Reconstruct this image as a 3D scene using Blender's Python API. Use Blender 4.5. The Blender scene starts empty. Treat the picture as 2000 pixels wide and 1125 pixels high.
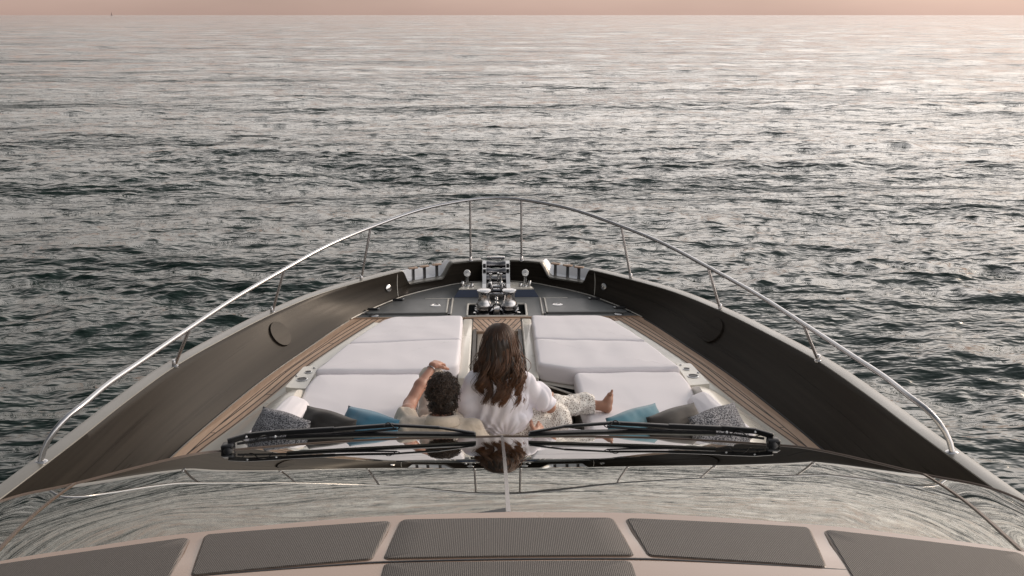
import bpy, math, random
import numpy as np
R = math.radians
random.seed(7)
SC = bpy.context.scene
COL = SC.collection

# ------------------------------------------------------------------ camera
cam = bpy.data.cameras.new("camera")
camo = bpy.data.objects.new("camera", cam); COL.objects.link(camo); SC.camera = camo
cam.sensor_width = 36.0; cam.lens = 32.4; cam.clip_start = 0.05; cam.clip_end = 40000
PITCH = math.atan(533.5 / 1800.0); YAW = math.atan(39 / 1800.0 / math.cos(PITCH))
camo.location = (-0.045, 0.0, 5.2)
camo.rotation_euler = (math.pi / 2 - PITCH, 0, -YAW)

# ------------------------------------------------------------------ sky, sun, exposure
SUN_AZ, SUN_EL = 58.0, 20.0          # degrees to the right of the bow, above the horizon
W = bpy.data.worlds.new("World"); SC.world = W; W.use_nodes = True
nt = W.node_tree; nt.nodes.clear()
def N(t, **kw):
    n = nt.nodes.new(t)
    for k, v in kw.items(): setattr(n, k, v)
    return n
L = lambda a, b: nt.links.new(a, b)
tc = N('ShaderNodeTexCoord'); sep = N('ShaderNodeSeparateXYZ'); L(tc.outputs['Generated'], sep.inputs[0])
def M(op, a, b=None, clamp=False):
    n = N('ShaderNodeMath', operation=op, use_clamp=clamp)
    for i, v in enumerate((a, b)):
        if v is None: continue
        if isinstance(v, (int, float)): n.inputs[i].default_value = v
        else: L(v, n.inputs[i])
    return n.outputs[0]
# cloud layer brightness: pale overcast, warm pink band on the horizon, brighter towards the low sun
nrm = N('ShaderNodeVectorMath', operation='NORMALIZE'); L(tc.outputs['Generated'], nrm.inputs[0])
sp = N('ShaderNodeSeparateXYZ'); L(nrm.outputs[0], sp.inputs[0])
el = M('ABSOLUTE', sp.outputs['Z'])
rampH = N('ShaderNodeValToRGB'); L(el, rampH.inputs[0])
cr = rampH.color_ramp
stops = [(0.0, (.60, .42, .36)), (0.018, (.66, .475, .40)), (0.045, (.84, .74, .69)), (0.10, (1.40, 1.28, 1.21)), (0.28, (2.2, 2.03, 1.93)), (0.45, (1.45, 1.38, 1.35)), (0.7, (.66, .65, .66)), (1.0, (.46, .465, .49))]
cr.elements[0].position = stops[0][0]; cr.elements[0].color = (*stops[0][1], 1)
cr.elements[1].position = stops[-1][0]; cr.elements[1].color = (*stops[-1][1], 1)
for p, c in stops[1:-1]:
    e = cr.elements.new(p); e.color = (*c, 1)
az = M('ADD', M('MULTIPLY', sp.outputs['X'], math.sin(R(70))), M('MULTIPLY', sp.outputs['Y'], math.cos(R(70))))
side = N('ShaderNodeMapRange', clamp=True); L(az, side.inputs[0])
side.inputs[1].default_value = -0.6; side.inputs[2].default_value = 1.0
side.inputs[3].default_value = 0.09; side.inputs[4].default_value = 1.22
# soft streaky clouds
mp = N('ShaderNodeMapping'); L(nrm.outputs[0], mp.inputs[0]); mp.inputs['Scale'].default_value = (1.6, 1.6, 7)
nz = N('ShaderNodeTexNoise'); L(mp.outputs[0], nz.inputs[0]); nz.inputs['Scale'].default_value = 1.6; nz.inputs['Detail'].default_value = 5
cl = N('ShaderNodeMapRange'); L(nz.outputs[0], cl.inputs[0])
cl.inputs[1].default_value = .3; cl.inputs[2].default_value = .7; cl.inputs[3].default_value = .88; cl.inputs[4].default_value = 1.12
low = N('ShaderNodeMapRange', clamp=True); L(az, low.inputs[0]); low.inputs[1].default_value = .1; low.inputs[2].default_value = 1.0
low.inputs[3].default_value = .60; low.inputs[4].default_value = 1.02
hb = N('ShaderNodeMapRange', clamp=True); L(el, hb.inputs[0]); hb.inputs[1].default_value = .015; hb.inputs[2].default_value = .09
mixb = N('ShaderNodeMix'); L(hb.outputs[0], mixb.inputs[0]); L(low.outputs[0], mixb.inputs[2]); L(side.outputs[0], mixb.inputs[3])
br = M('MULTIPLY', mixb.outputs[0], cl.outputs[0])
gl = N('ShaderNodeVectorMath', operation='SCALE'); L(rampH.outputs[0], gl.inputs[0]); L(br, gl.inputs['Scale'])
sky = N('ShaderNodeTexSky'); sky.sky_type = 'NISHITA'; sky.sun_disc = False
sky.sun_elevation = R(SUN_EL); sky.sun_rotation = R(SUN_AZ); sky.dust_density = 4; sky.air_density = 1.5
bg1 = N('ShaderNodeBackground'); L(sky.outputs[0], bg1.inputs[0]); bg1.inputs[1].default_value = 0.012
bg2 = N('ShaderNodeBackground'); L(gl.outputs[0], bg2.inputs[0]); bg2.inputs[1].default_value = 1.0
ad = N('ShaderNodeAddShader'); L(bg1.outputs[0], ad.inputs[0]); L(bg2.outputs[0], ad.inputs[1])
out = N('ShaderNodeOutputWorld'); L(ad.outputs[0], out.inputs[0])
sun = bpy.data.lights.new("sun", 'SUN'); sun.energy = 1.0; sun.angle = R(14); sun.color = (1, .80, .62)
suno = bpy.data.objects.new("sun", sun); COL.objects.link(suno)
suno.rotation_euler = (R(90 - SUN_EL), 0, R(180 - SUN_AZ))
SC.view_settings.view_transform = 'Standard'; SC.view_settings.look = 'None'
SC.view_settings.exposure = 0.3; SC.view_settings.gamma = 1
SC.cycles.max_bounces = 6; SC.cycles.caustics_reflective = False; SC.cycles.caustics_refractive = False
SC.cycles.sample_clamp_indirect = 6; SC.cycles.sample_clamp_direct = 4

# ------------------------------------------------------------------ materials
def mat(name, col, rough=.5, metal=0, ior=1.5, coat=0, spec=None, noise=None, bump=None, sheen=0):
    """noise=(scale, amount[, stretch xyz]) varies the colour; bump=(scale, strength, distance)"""
    m = bpy.data.materials.new(name); m.use_nodes = True
    n = m.node_tree.nodes; l = m.node_tree.links; b = n['Principled BSDF']
    b.inputs['Base Color'].default_value = (*col, 1); b.inputs['Roughness'].default_value = rough
    b.inputs['Metallic'].default_value = metal; b.inputs['IOR'].default_value = ior
    b.inputs['Coat Weight'].default_value = coat; b.inputs['Coat Roughness'].default_value = .04
    if sheen: b.inputs['Sheen Weight'].default_value = sheen
    t = n.new('ShaderNodeTexCoord')
    if noise:
        mpn = n.new('ShaderNodeMapping'); l.new(t.outputs['Object'], mpn.inputs[0])
        if len(noise) > 2: mpn.inputs['Scale'].default_value = noise[2]
        x = n.new('ShaderNodeTexNoise'); x.inputs['Scale'].default_value = noise[0]; x.inputs['Detail'].default_value = 6
        l.new(mpn.outputs[0], x.inputs[0])
        mr = n.new('ShaderNodeMapRange'); l.new(x.outputs[0], mr.inputs[0])
        mr.inputs[1].default_value = .25; mr.inputs[2].default_value = .75
        mr.inputs[3].default_value = 1 - noise[1]; mr.inputs[4].default_value = 1 + noise[1]
        v = n.new('ShaderNodeVectorMath'); v.operation = 'SCALE'; v.inputs[0].default_value = col
        l.new(mr.outputs[0], v.inputs['Scale']); l.new(v.outputs[0], b.inputs['Base Color'])
        mr2 = n.new('ShaderNodeMapRange'); l.new(x.outputs[0], mr2.inputs[0])
        mr2.inputs[1].default_value = .3; mr2.inputs[2].default_value = .7
        mr2.inputs[3].default_value = rough * .85; mr2.inputs[4].default_value = min(1, rough * 1.15)
        l.new(mr2.outputs[0], b.inputs['Roughness'])
    if bump:
        x = n.new('ShaderNodeTexNoise'); x.inputs['Scale'].default_value = bump[0]; x.inputs['Detail'].default_value = 4
        l.new(t.outputs['Object'], x.inputs[0])
        bp = n.new('ShaderNodeBump'); bp.inputs['Strength'].default_value = bump[1]; bp.inputs['Distance'].default_value = bump[2]
        l.new(x.outputs[0], bp.inputs['Height']); l.new(bp.outputs[0], b.inputs['Normal'])
    return m

MT = {}
MT['cap'] = mat('gunwale_paint', (.155, .148, .128), .40, coat=.4, noise=(3, .06))
MT['bulwark'] = mat('dark_gloss_paint', (.026, .022, .018), .30, ior=1.17, coat=0, noise=(2, .35, (.3, .3, 14)), bump=(1.2, .12, .02))  # streaks in the colour stand in for wood-like reflections in the gloss
MT['hull'] = mat('hull_paint', (.05, .055, .06), .15, coat=.5)
MT['foredeck'] = mat('satin_grey_deck', (.115, .12, .12), .42, noise=(5, .12), bump=(180, .15, .001))
MT['trim'] = mat('pale_trim', (.55, .53, .48), .35)
MT['cream'] = mat('cream_gelcoat', (.66, .63, .56), .28, coat=.3, noise=(2.2, .03))
MT['steel'] = mat('polished_steel', (.48, .48, .48), .12, metal=1, bump=(6, .05, .01))
MT['steel_rail'] = mat('brushed_steel', (.46, .46, .47), .24, metal=1)
MT['darksteel'] = mat('dark_chrome', (.20, .20, .21), .16, metal=1)
MT['black'] = mat('black_rubber', (.006, .006, .008), .38, noise=(30, .2))
MT['navy'] = mat('navy_gloss', (.02, .03, .06), .12, coat=.5)
MT['fabric'] = mat('white_vinyl', (.77, .742, .77), .62, noise=(1.3, .03), bump=(260, .12, .0008))
MT['brown'] = mat('dark_brown_sole', (.045, .036, .028), .45, noise=(6, .2))
MT['beige'] = mat('beige_panel', (.42, .38, .33), .25, coat=.3, noise=(3, .04))
MT['roof'] = mat('taupe_gloss_roof', (.32, .215, .155), .24, coat=.45, noise=(1.5, .05), bump=(1.0, .1, .02))
MT['seal'] = mat('brown_seal', (.12, .08, .055), .3)
MT['discs'] = mat('speaker_grey', (.028, .027, .028), .45, noise=(60, .2))
MT['lens'] = mat('white_lens', (.75, .77, .8), .2)
MT['ledge'] = mat('teak_tread', (.33, .22, .15), .5, noise=(20, .2, (1, 8, 1)))

def glass():
    m = bpy.data.materials.new('mirror_tint_glass'); m.use_nodes = True
    n = m.node_tree.nodes; l = m.node_tree.links; b = n['Principled BSDF']
    b.inputs['Base Color'].default_value = (.46, .455, .405, 1); b.inputs['Metallic'].default_value = 1
    b.inputs['Roughness'].default_value = .012
    t = n.new('ShaderNodeTexCoord'); x = n.new('ShaderNodeTexNoise'); x.inputs['Scale'].default_value = 1.1; x.inputs['Detail'].default_value = 1
    l.new(t.outputs['Object'], x.inputs[0]); bp = n.new('ShaderNodeBump'); bp.inputs['Strength'].default_value = .10; bp.inputs['Distance'].default_value = .03
    l.new(x.outputs[0], bp.inputs['Height']); l.new(bp.outputs[0], b.inputs['Normal'])
    return m
MT['glass'] = glass()

def teak():
    # UV: u = distance from the planked edge, v = distance from the margin board edge (metres)
    m = bpy.data.materials.new('teak_planking'); m.use_nodes = True
    n = m.node_tree.nodes; l = m.node_tree.links; b = n['Principled BSDF']; b.inputs['Roughness'].default_value = .55
    def Q(op, a, c=None):
        k = n.new('ShaderNodeMath'); k.operation = op
        for i, v in enumerate((a, c)):
            if v is None: continue
            if isinstance(v, (int, float)): k.inputs[i].default_value = v
            else: l.new(v, k.inputs[i])
        return k.outputs[0]
    uv = n.new('ShaderNodeUVMap'); s = n.new('ShaderNodeSeparateXYZ'); l.new(uv.outputs[0], s.inputs[0])
    t = n.new('ShaderNodeTexCoord'); so = n.new('ShaderNodeSeparateXYZ'); l.new(t.outputs['Object'], so.inputs[0])
    P = .050
    q = Q('DIVIDE', s.outputs[0], P); fr = Q('FRACT', q); idx = Q('FLOOR', q)
    inner = Q('GREATER_THAN', s.outputs[1], .085)
    line = Q('MULTIPLY', Q('LESS_THAN', fr, .22), inner)
    marg = Q('LESS_THAN', Q('ABSOLUTE', Q('SUBTRACT', s.outputs[1], .085)), .004)
    # butt joints every so often, staggered by plank
    bj = Q('FRACT', Q('ADD', Q('MULTIPLY', so.outputs[1], .55), Q('MULTIPLY', idx, .37)))
    butt = Q('MULTIPLY', Q('LESS_THAN', bj, .005), inner)
    caulk = Q('MAXIMUM', Q('MAXIMUM', line, marg), butt)
    wn = n.new('ShaderNodeTexWhiteNoise'); wn.noise_dimensions = '1D'; l.new(idx, wn.inputs['W'])
    mp_ = n.new('ShaderNodeMapping'); mp_.inputs['Scale'].default_value = (60, 5, 10); l.new(t.outputs['Object'], mp_.inputs[0])
    gn = n.new('ShaderNodeTexNoise'); gn.inputs['Scale'].default_value = 1; gn.inputs['Detail'].default_value = 5; l.new(mp_.outputs[0], gn.inputs[0])
    f = Q('ADD', Q('MULTIPLY', wn.outputs[0], .4), Q('MULTIPLY', gn.outputs[0], .6))
    rp = n.new('ShaderNodeValToRGB'); l.new(f, rp.inputs[0])
    rp.color_ramp.elements[0].position = .2; rp.color_ramp.elements[0].color = (.38, .25, .17, 1)
    rp.color_ramp.elements[1].position = .8; rp.color_ramp.elements[1].color = (.60, .43, .31, 1)
    mx = n.new('ShaderNodeMix'); mx.data_type = 'RGBA'; l.new(caulk, mx.inputs[0]); l.new(rp.outputs[0], mx.inputs[6])
    mx.inputs[7].default_value = (.022, .012, .008, 1); l.new(mx.outputs[2], b.inputs['Base Color'])
    return m
MT['teak'] = teak()

def grille():
    m = bpy.data.materials.new('woven_mesh_grille'); m.use_nodes = True
    n = m.node_tree.nodes; l = m.node_tree.links; b = n['Principled BSDF']; b.inputs['Roughness'].default_value = .55
    t = n.new('ShaderNodeTexCoord')
    w = n.new('ShaderNodeTexWave'); w.inputs['Scale'].default_value = 62; w.inputs['Distortion'].default_value = 0; w.bands_direction = 'X'
    w2 = n.new('ShaderNodeTexWave'); w2.inputs['Scale'].default_value = 55; w2.inputs['Distortion'].default_value = 0; w2.bands_direction = 'Y'
    l.new(t.outputs['Object'], w.inputs[0]); l.new(t.outputs['Object'], w2.inputs[0])
    mu = n.new('ShaderNodeMath'); mu.operation = 'MULTIPLY'; l.new(w.outputs['Fac'], mu.inputs[0]); l.new(w2.outputs['Fac'], mu.inputs[1])
    av = n.new('ShaderNodeMath'); av.operation = 'MULTIPLY_ADD'; l.new(mu.outputs[0], av.inputs[0]); av.inputs[1].default_value = .55
    w3 = n.new('ShaderNodeMath'); w3.operation = 'MULTIPLY'; l.new(w.outputs['Fac'], w3.inputs[0]); w3.inputs[1].default_value = .4
    l.new(w3.outputs[0], av.inputs[2])
    rp = n.new('ShaderNodeValToRGB'); l.new(av.outputs[0], rp.inputs[0])
    rp.color_ramp.elements[0].color = (.022, .019, .017, 1); rp.color_ramp.elements[1].color = (.20, .17, .145, 1)
    l.new(rp.outputs[0], b.inputs['Base Color'])
    bp = n.new('ShaderNodeBump'); bp.inputs['Strength'].default_value = .5; bp.inputs['Distance'].default_value = .002
    l.new(av.outputs[0], bp.inputs['Height']); l.new(bp.outputs[0], b.inputs['Normal'])
    return m
MT['grille'] = grille()

def attr_mat(name, c0, c1, rough, ior=1.5, sheen=0):
    m = bpy.data.materials.new(name); m.use_nodes = True
    n = m.node_tree.nodes; l = m.node_tree.links; b = n['Principled BSDF']; b.inputs['Roughness'].default_value = rough
    a = n.new('ShaderNodeAttribute'); a.attribute_name = 'tone'
    rp = n.new('ShaderNodeValToRGB'); l.new(a.outputs['Fac'], rp.inputs[0])
    rp.color_ramp.elements[0].color = (*c0, 1); rp.color_ramp.elements[1].color = (*c1, 1)
    l.new(rp.outputs[0], b.inputs['Base Color']); return m
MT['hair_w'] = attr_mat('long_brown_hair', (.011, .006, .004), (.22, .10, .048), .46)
MT['hair_m'] = attr_mat('dark_curly_hair', (.006, .004, .003), (.10, .058, .036), .40)
def skin(name, c):
    m = mat(name, c, .48, noise=(14, .12), bump=(300, .1, .0006))
    b = m.node_tree.nodes['Principled BSDF']; b.inputs['Subsurface Weight'].default_value = .12
    b.inputs['Subsurface Radius'].default_value = (.01, .004, .002); return m
MT['skin_w'] = skin('tanned_skin', (.36, .185, .12)); MT['skin_m'] = skin('ruddy_skin', (.42, .215, .15))
MT['blouse'] = mat('thin_white_cotton', (.76, .74, .80), .8, noise=(3, .03), bump=(400, .2, .0006), sheen=.2)
MT['linen'] = mat('beige_linen', (.56, .485, .40), .85, noise=(60, .10), bump=(500, .3, .0006), sheen=.2)
MT['trouser'] = mat('pale_linen', (.60, .55, .48), .85, noise=(60, .08, (6, 1, 1)), bump=(300, .3, .001))
def lace():
    m = bpy.data.materials.new('white_lace'); m.use_nodes = True
    n = m.node_tree.nodes; l = m.node_tree.links; b = n['Principled BSDF']; b.inputs['Roughness'].default_value = .85
    t = n.new('ShaderNodeTexCoord'); v = n.new('ShaderNodeTexVoronoi'); v.feature = 'DISTANCE_TO_EDGE'; v.inputs['Scale'].default_value = 85
    x = n.new('ShaderNodeTexNoise'); x.inputs['Scale'].default_value = 24; x.inputs['Detail'].default_value = 4
    l.new(t.outputs['Object'], v.inputs['Vector']); l.new(t.outputs['Object'], x.inputs[0])
    k = n.new('ShaderNodeMath'); k.operation = 'MULTIPLY_ADD'; l.new(x.outputs[0], k.inputs[0]); k.inputs[1].default_value = .5
    l.new(v.outputs['Distance'], k.inputs[2])
    rp = n.new('ShaderNodeValToRGB'); l.new(k.outputs[0], rp.inputs[0])
    e = rp.color_ramp.elements; e[0].position = .41; e[0].color = (.80, .77, .72, 1); e[1].position = .49; e[1].color = (.24, .19, .16, 1)
    l.new(rp.outputs[0], b.inputs['Base Color'])
    bp = n.new('ShaderNodeBump'); bp.inputs['Strength'].default_value = .6; bp.inputs['Distance'].default_value = .003; bp.invert = True
    l.new(k.outputs[0], bp.inputs['Height']); l.new(bp.outputs[0], b.inputs['Normal']); return m
MT['lace'] = lace()
MT['p_blue'] = mat('petrol_blue_cotton', (.045, .17, .26), .75, noise=(8, .15), bump=(300, .3, .001), sheen=.3)
MT['p_teal'] = mat('faded_teal_cotton', (.075, .20, .26), .75, noise=(8, .15), bump=(300, .3, .001), sheen=.3)
MT['p_black'] = mat('charcoal_velvet', (.018, .015, .013), .7, noise=(8, .3), bump=(250, .3, .001), sheen=.15)
def tweed():
    m = bpy.data.materials.new('grey_fleck_weave'); m.use_nodes = True
    n = m.node_tree.nodes; l = m.node_tree.links; b = n['Principled BSDF']; b.inputs['Roughness'].default_value = .9
    t = n.new('ShaderNodeTexCoord'); x = n.new('ShaderNodeTexNoise'); x.inputs['Scale'].default_value = 130; x.inputs['Detail'].default_value = 4
    l.new(t.outputs['Object'], x.inputs[0]); rp = n.new('ShaderNodeValToRGB'); l.new(x.outputs[0], rp.inputs[0])
    e = rp.color_ramp.elements; e[0].position = .42; e[0].color = (.03, .032, .04, 1); e[1].position = .6; e[1].color = (.34, .34, .36, 1)
    l.new(rp.outputs[0], b.inputs['Base Color'])
    bp = n.new('ShaderNodeBump'); bp.inputs['Strength'].default_value = .5; bp.inputs['Distance'].default_value = .002
    l.new(x.outputs[0], bp.inputs['Height']); l.new(bp.outputs[0], b.inputs['Normal']); return m
MT['p_grey'] = tweed()

def water():
    m = bpy.data.materials.new('sea_water'); m.use_nodes = True
    n = m.node_tree.nodes; l = m.node_tree.links; b = n['Principled BSDF']
    b.inputs['Base Color'].default_value = (.005, .018, .013, 1); b.inputs['Roughness'].default_value = .035
    b.inputs['IOR'].default_value = 1.42
    t = n.new('ShaderNodeTexCoord')
    def nz(scale, sx, sy, det):
        mp = n.new('ShaderNodeMapping'); mp.inputs['Scale'].default_value = (sx, sy, 1); l.new(t.outputs['Object'], mp.inputs[0])
        x = n.new('ShaderNodeTexNoise'); x.inputs['Scale'].default_value = scale; x.inputs['Detail'].default_value = det; x.inputs['Roughness'].default_value = .55
        l.new(mp.outputs[0], x.inputs[0]); return x.outputs[0]
    b1 = n.new('ShaderNodeBump'); b1.inputs['Strength'].default_value = 1; b1.inputs['Distance'].default_value = .024
    l.new(nz(4.2, .95, 1.15, 2), b1.inputs['Height'])
    b2 = n.new('ShaderNodeBump'); b2.inputs['Strength'].default_value = 1; b2.inputs['Distance'].default_value = .11
    l.new(nz(.8, .7, 1.2, 3), b2.inputs['Height']); l.new(b2.outputs[0], b1.inputs['Normal'])
    b0 = n.new('ShaderNodeBump'); b0.inputs['Strength'].default_value = 1; b0.inputs['Distance'].default_value = .06
    l.new(nz(1.9, .8, 1.2, 3), b0.inputs['Height']); l.new(b2.outputs[0], b0.inputs['Normal']); l.new(b0.outputs[0], b1.inputs['Normal'])
    prev = b2
    for sc_, sx_, dist, dt in ((.16, .50, 1.0, 7), (.035, .40, 5.0, 9)):
        q = n.new('ShaderNodeBump'); q.inputs['Strength'].default_value = 1; q.inputs['Distance'].default_value = dist
        l.new(nz(sc_, sx_, 1.2, dt), q.inputs['Height']); l.new(q.outputs[0], prev.inputs['Normal']); prev = q
    l.new(b1.outputs[0], b.inputs['Normal'])
    return m
MT['water'] = water()

# ------------------------------------------------------------------ helpers
def tag(o, label=None, cat=None, group=None, kind=None):
    if label: o['label'] = label
    if cat: o['category'] = cat
    if group: o['group'] = group
    if kind: o['kind'] = kind
    return o
def empty(name, loc, label, cat, group=None):
    o = bpy.data.objects.new(name, None); COL.objects.link(o); o.location = loc
    o.empty_display_size = .2
    return tag(o, label, cat, group)
def wloc(o):
    v = np.zeros(3)
    while o is not None:
        v += np.array(o.location); o = o.parent
    return v
def mk(name, V, Fc, m, parent=None, smooth=True, uv=None, tone=None, sharp=None):
    V = np.asarray(V, float)
    org = wloc(parent) if parent is not None else np.zeros(3)
    me = bpy.data.meshes.new(name)
    me.from_pydata((V - org).tolist(), [], [list(map(int, f)) for f in Fc])
    me.materials.append(m)
    me.polygons.foreach_set('use_smooth', [smooth] * len(me.polygons))
    if uv is not None:
        ul = me.uv_layers.new(name='UVMap')
        vi = np.zeros(len(me.loops), int); me.loops.foreach_get('vertex_index', vi)
        ul.data.foreach_set('uv', np.asarray(uv, float)[vi].ravel())
    if tone is not None:
        a = me.attributes.new('tone', 'FLOAT', 'POINT'); a.data.foreach_set('value', np.asarray(tone, float))
    if sharp: me.set_sharp_from_angle(angle=R(sharp))
    me.update()
    o = bpy.data.objects.new(name, me); COL.objects.link(o)
    if parent is not None: o.parent = parent
    return o
class MB:
    """collects shapes that end up in ONE mesh"""
    def __init__(s): s.V = []; s.F = []
    def add(s, V, Fc):
        k = len(s.V); s.V += [tuple(v) for v in V]; s.F += [[i + k for i in f] for f in Fc]; return s
    def box(s, c, d, rz=0, rx=0, ry=0, bev=0.0):
        c = np.array(c, float); hx, hy, hz = np.array(d, float) / 2
        b = min(bev, hx * .9, hy * .9, hz * .9)
        if b <= 0:
            P = [(x, y, z) for z in (-hz, hz) for x, y in ((-hx, -hy), (hx, -hy), (hx, hy), (-hx, hy))]
            Fc = [(3, 2, 1, 0), (4, 5, 6, 7), (0, 1, 5, 4), (1, 2, 6, 5), (2, 3, 7, 6), (3, 0, 4, 7)]
        else:
            def ring(ix, z):
                X, Y = hx - ix, hy - ix; e = b * .6
                return [(-X + e, -Y, z), (X - e, -Y, z), (X, -Y + e, z), (X, Y - e, z), (X - e, Y, z), (-X + e, Y, z), (-X, Y - e, z), (-X, -Y + e, z)]
            P = ring(b * .6, -hz) + ring(0, -hz + b * .6) + ring(0, hz - b * .6) + ring(b * .6, hz)
            Fc = [list(range(7, -1, -1)), list(range(24, 32))]
            for r in range(3):
                for i in range(8): Fc.append((r * 8 + i, r * 8 + (i + 1) % 8, r * 8 + 8 + (i + 1) % 8, r * 8 + 8 + i))
        P = np.array(P)
        for ang, ax in ((rx, 0), (ry, 1), (rz, 2)):
            if ang:
                ca, sa = math.cos(ang), math.sin(ang)
                i, j = [(1, 2), (2, 0), (0, 1)][ax]; a_, b_ = P[:, i].copy(), P[:, j].copy()
                P[:, i] = a_ * ca - b_ * sa; P[:, j] = a_ * sa + b_ * ca
        return s.add(P + c, Fc)
    def tube(s, pts, r, n=10, cap=True):
        pts = np.asarray(pts, float); m = len(pts)
        r = np.full(m, r) if np.isscalar(r) else np.asarray(r, float)
        T = np.gradient(pts, axis=0); T /= np.linalg.norm(T, axis=1)[:, None] + 1e-12
        u = np.cross(T[0], (0, 0, 1.)); 
        if np.linalg.norm(u) < .1: u = np.cross(T[0], (0, 1., 0))
        V = []
        for i in range(m):
            u = u - T[i] * (u @ T[i]); u /= np.linalg.norm(u) + 1e-12; w = np.cross(T[i], u)
            for k in range(n):
                a = 2 * math.pi * k / n; V.append(pts[i] + r[i] * (math.cos(a) * u + math.sin(a) * w))
        Fc = []
        for i in range(m - 1):
            for k in range(n): Fc.append((i * n + k, i * n + (k + 1) % n, (i + 1) * n + (k + 1) % n, (i + 1) * n + k))
        if cap: Fc.append(list(range(n - 1, -1, -1))); Fc.append([(m - 1) * n + k for k in range(n)])
        return s.add(V, Fc)
    def lathe(s, c, prof, n=28, axis=(0, 0, 1)):
        ax = np.array(axis, float); ax /= np.linalg.norm(ax)
        u = np.cross(ax, (0, 1, 0)); 
        if np.linalg.norm(u) < .1: u = np.cross(ax, (1, 0, 0))
        u /= np.linalg.norm(u); w = np.cross(ax, u); V = []
        for r, h in prof:
            for k in range(n):
                a = 2 * math.pi * k / n; V.append(np.array(c) + ax * h + r * (math.cos(a) * u + math.sin(a) * w))
        Fc = []
        m = len(prof)
        for i in range(m - 1):
            for k in range(n): Fc.append((i * n + k, i * n + (k + 1) % n, (i + 1) * n + (k + 1) % n, (i + 1) * n + k))
        Fc.append(list(range(n - 1, -1, -1))); Fc.append([(m - 1) * n + k for k in range(n)])
        return s.add(V, Fc)
    def sheet(s, G):
        G = np.asarray(G, float); a, b = G.shape[:2]
        Fc = [(i * b + j, (i + 1) * b + j, (i + 1) * b + j + 1, i * b + j + 1) for i in range(a - 1) for j in range(b - 1)]
        return s.add(G.reshape(-1, 3), Fc)
    def prism(s, poly, z0, z1):
        n = len(poly); V = [(x, y, z0) for x, y in poly] + [(x, y, z1) for x, y in poly]
        Fc = [list(range(n - 1, -1, -1)), list(range(n, 2 * n))] + [(i, (i + 1) % n, n + (i + 1) % n, n + i) for i in range(n)]
        return s.add(V, Fc)
    def build(s, name, m, parent=None, smooth=True, sharp=40, **kw):
        return mk(name, s.V, s.F, m, parent, smooth, sharp=sharp, **kw)
def spl(pts, n):
    """Catmull-Rom through the points, n samples evenly by arc length"""
    p = np.asarray(pts, float); p = np.vstack([2 * p[0] - p[1], p, 2 * p[-1] - p[-2]]); o = []
    for i in range(1, len(p) - 2):
        for t in np.linspace(0, 1, 24, endpoint=False):
            o.append(.5 * (2 * p[i] + (p[i + 1] - p[i - 1]) * t + (2 * p[i - 1] - 5 * p[i] + 4 * p[i + 1] - p[i + 2]) * t * t + (3 * p[i] - p[i - 1] - 3 * p[i + 1] + p[i + 2]) * t ** 3))
    o.append(p[-2]); o = np.array(o)
    d = np.r_[0, np.cumsum(np.linalg.norm(np.diff(o, axis=0), axis=1))]; s = np.linspace(0, d[-1], n)
    return np.stack([np.interp(s, d, o[:, k]) for k in range(o.shape[1])], 1)
def sstep(a, b, x):
    t = np.clip((x - a) / (b - a), 0, 1); return t * t * (3 - 2 * t)
def snoise(P, freq, seed, n=7):
    rg = np.random.RandomState(seed); P = np.asarray(P, float); o = np.zeros(P.shape[:-1])
    for i in range(n):
        k = rg.normal(size=3); k *= freq * rg.uniform(.6, 1.6) / np.linalg.norm(k)
        o += np.sin(P @ k * 2 * math.pi + rg.uniform(0, 6.28))
    return o / math.sqrt(n)
def rpoly(pts, rad, n=6):
    pts = [np.array(p, float) for p in pts]; m = len(pts); o = []
    for i in range(m):
        a, b, c = pts[i - 1], pts[i], pts[(i + 1) % m]
        r = rad[i] if isinstance(rad, (list, tuple)) else rad
        da, dc = a - b, c - b; la, lc = np.linalg.norm(da), np.linalg.norm(dc); r = min(r, la * .45, lc * .45)
        p0, p2 = b + da / la * r, b + dc / lc * r
        for t in np.linspace(0, 1, n): o.append((1 - t) ** 2 * p0 + 2 * t * (1 - t) * b + t * t * p2)
    return np.array(o)
def dense(P, step=.05):
    o = []; m = len(P)
    for i in range(m):
        a, b = P[i], P[(i + 1) % m]; k = max(1, int(np.linalg.norm(b - a) / step))
        for t in range(k): o.append(a + (b - a) * t / k)
    return np.array(o)
def area2(P): return np.sum(P[:, 0] * np.roll(P[:, 1], -1) - np.roll(P[:, 0], -1) * P[:, 1])
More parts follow.
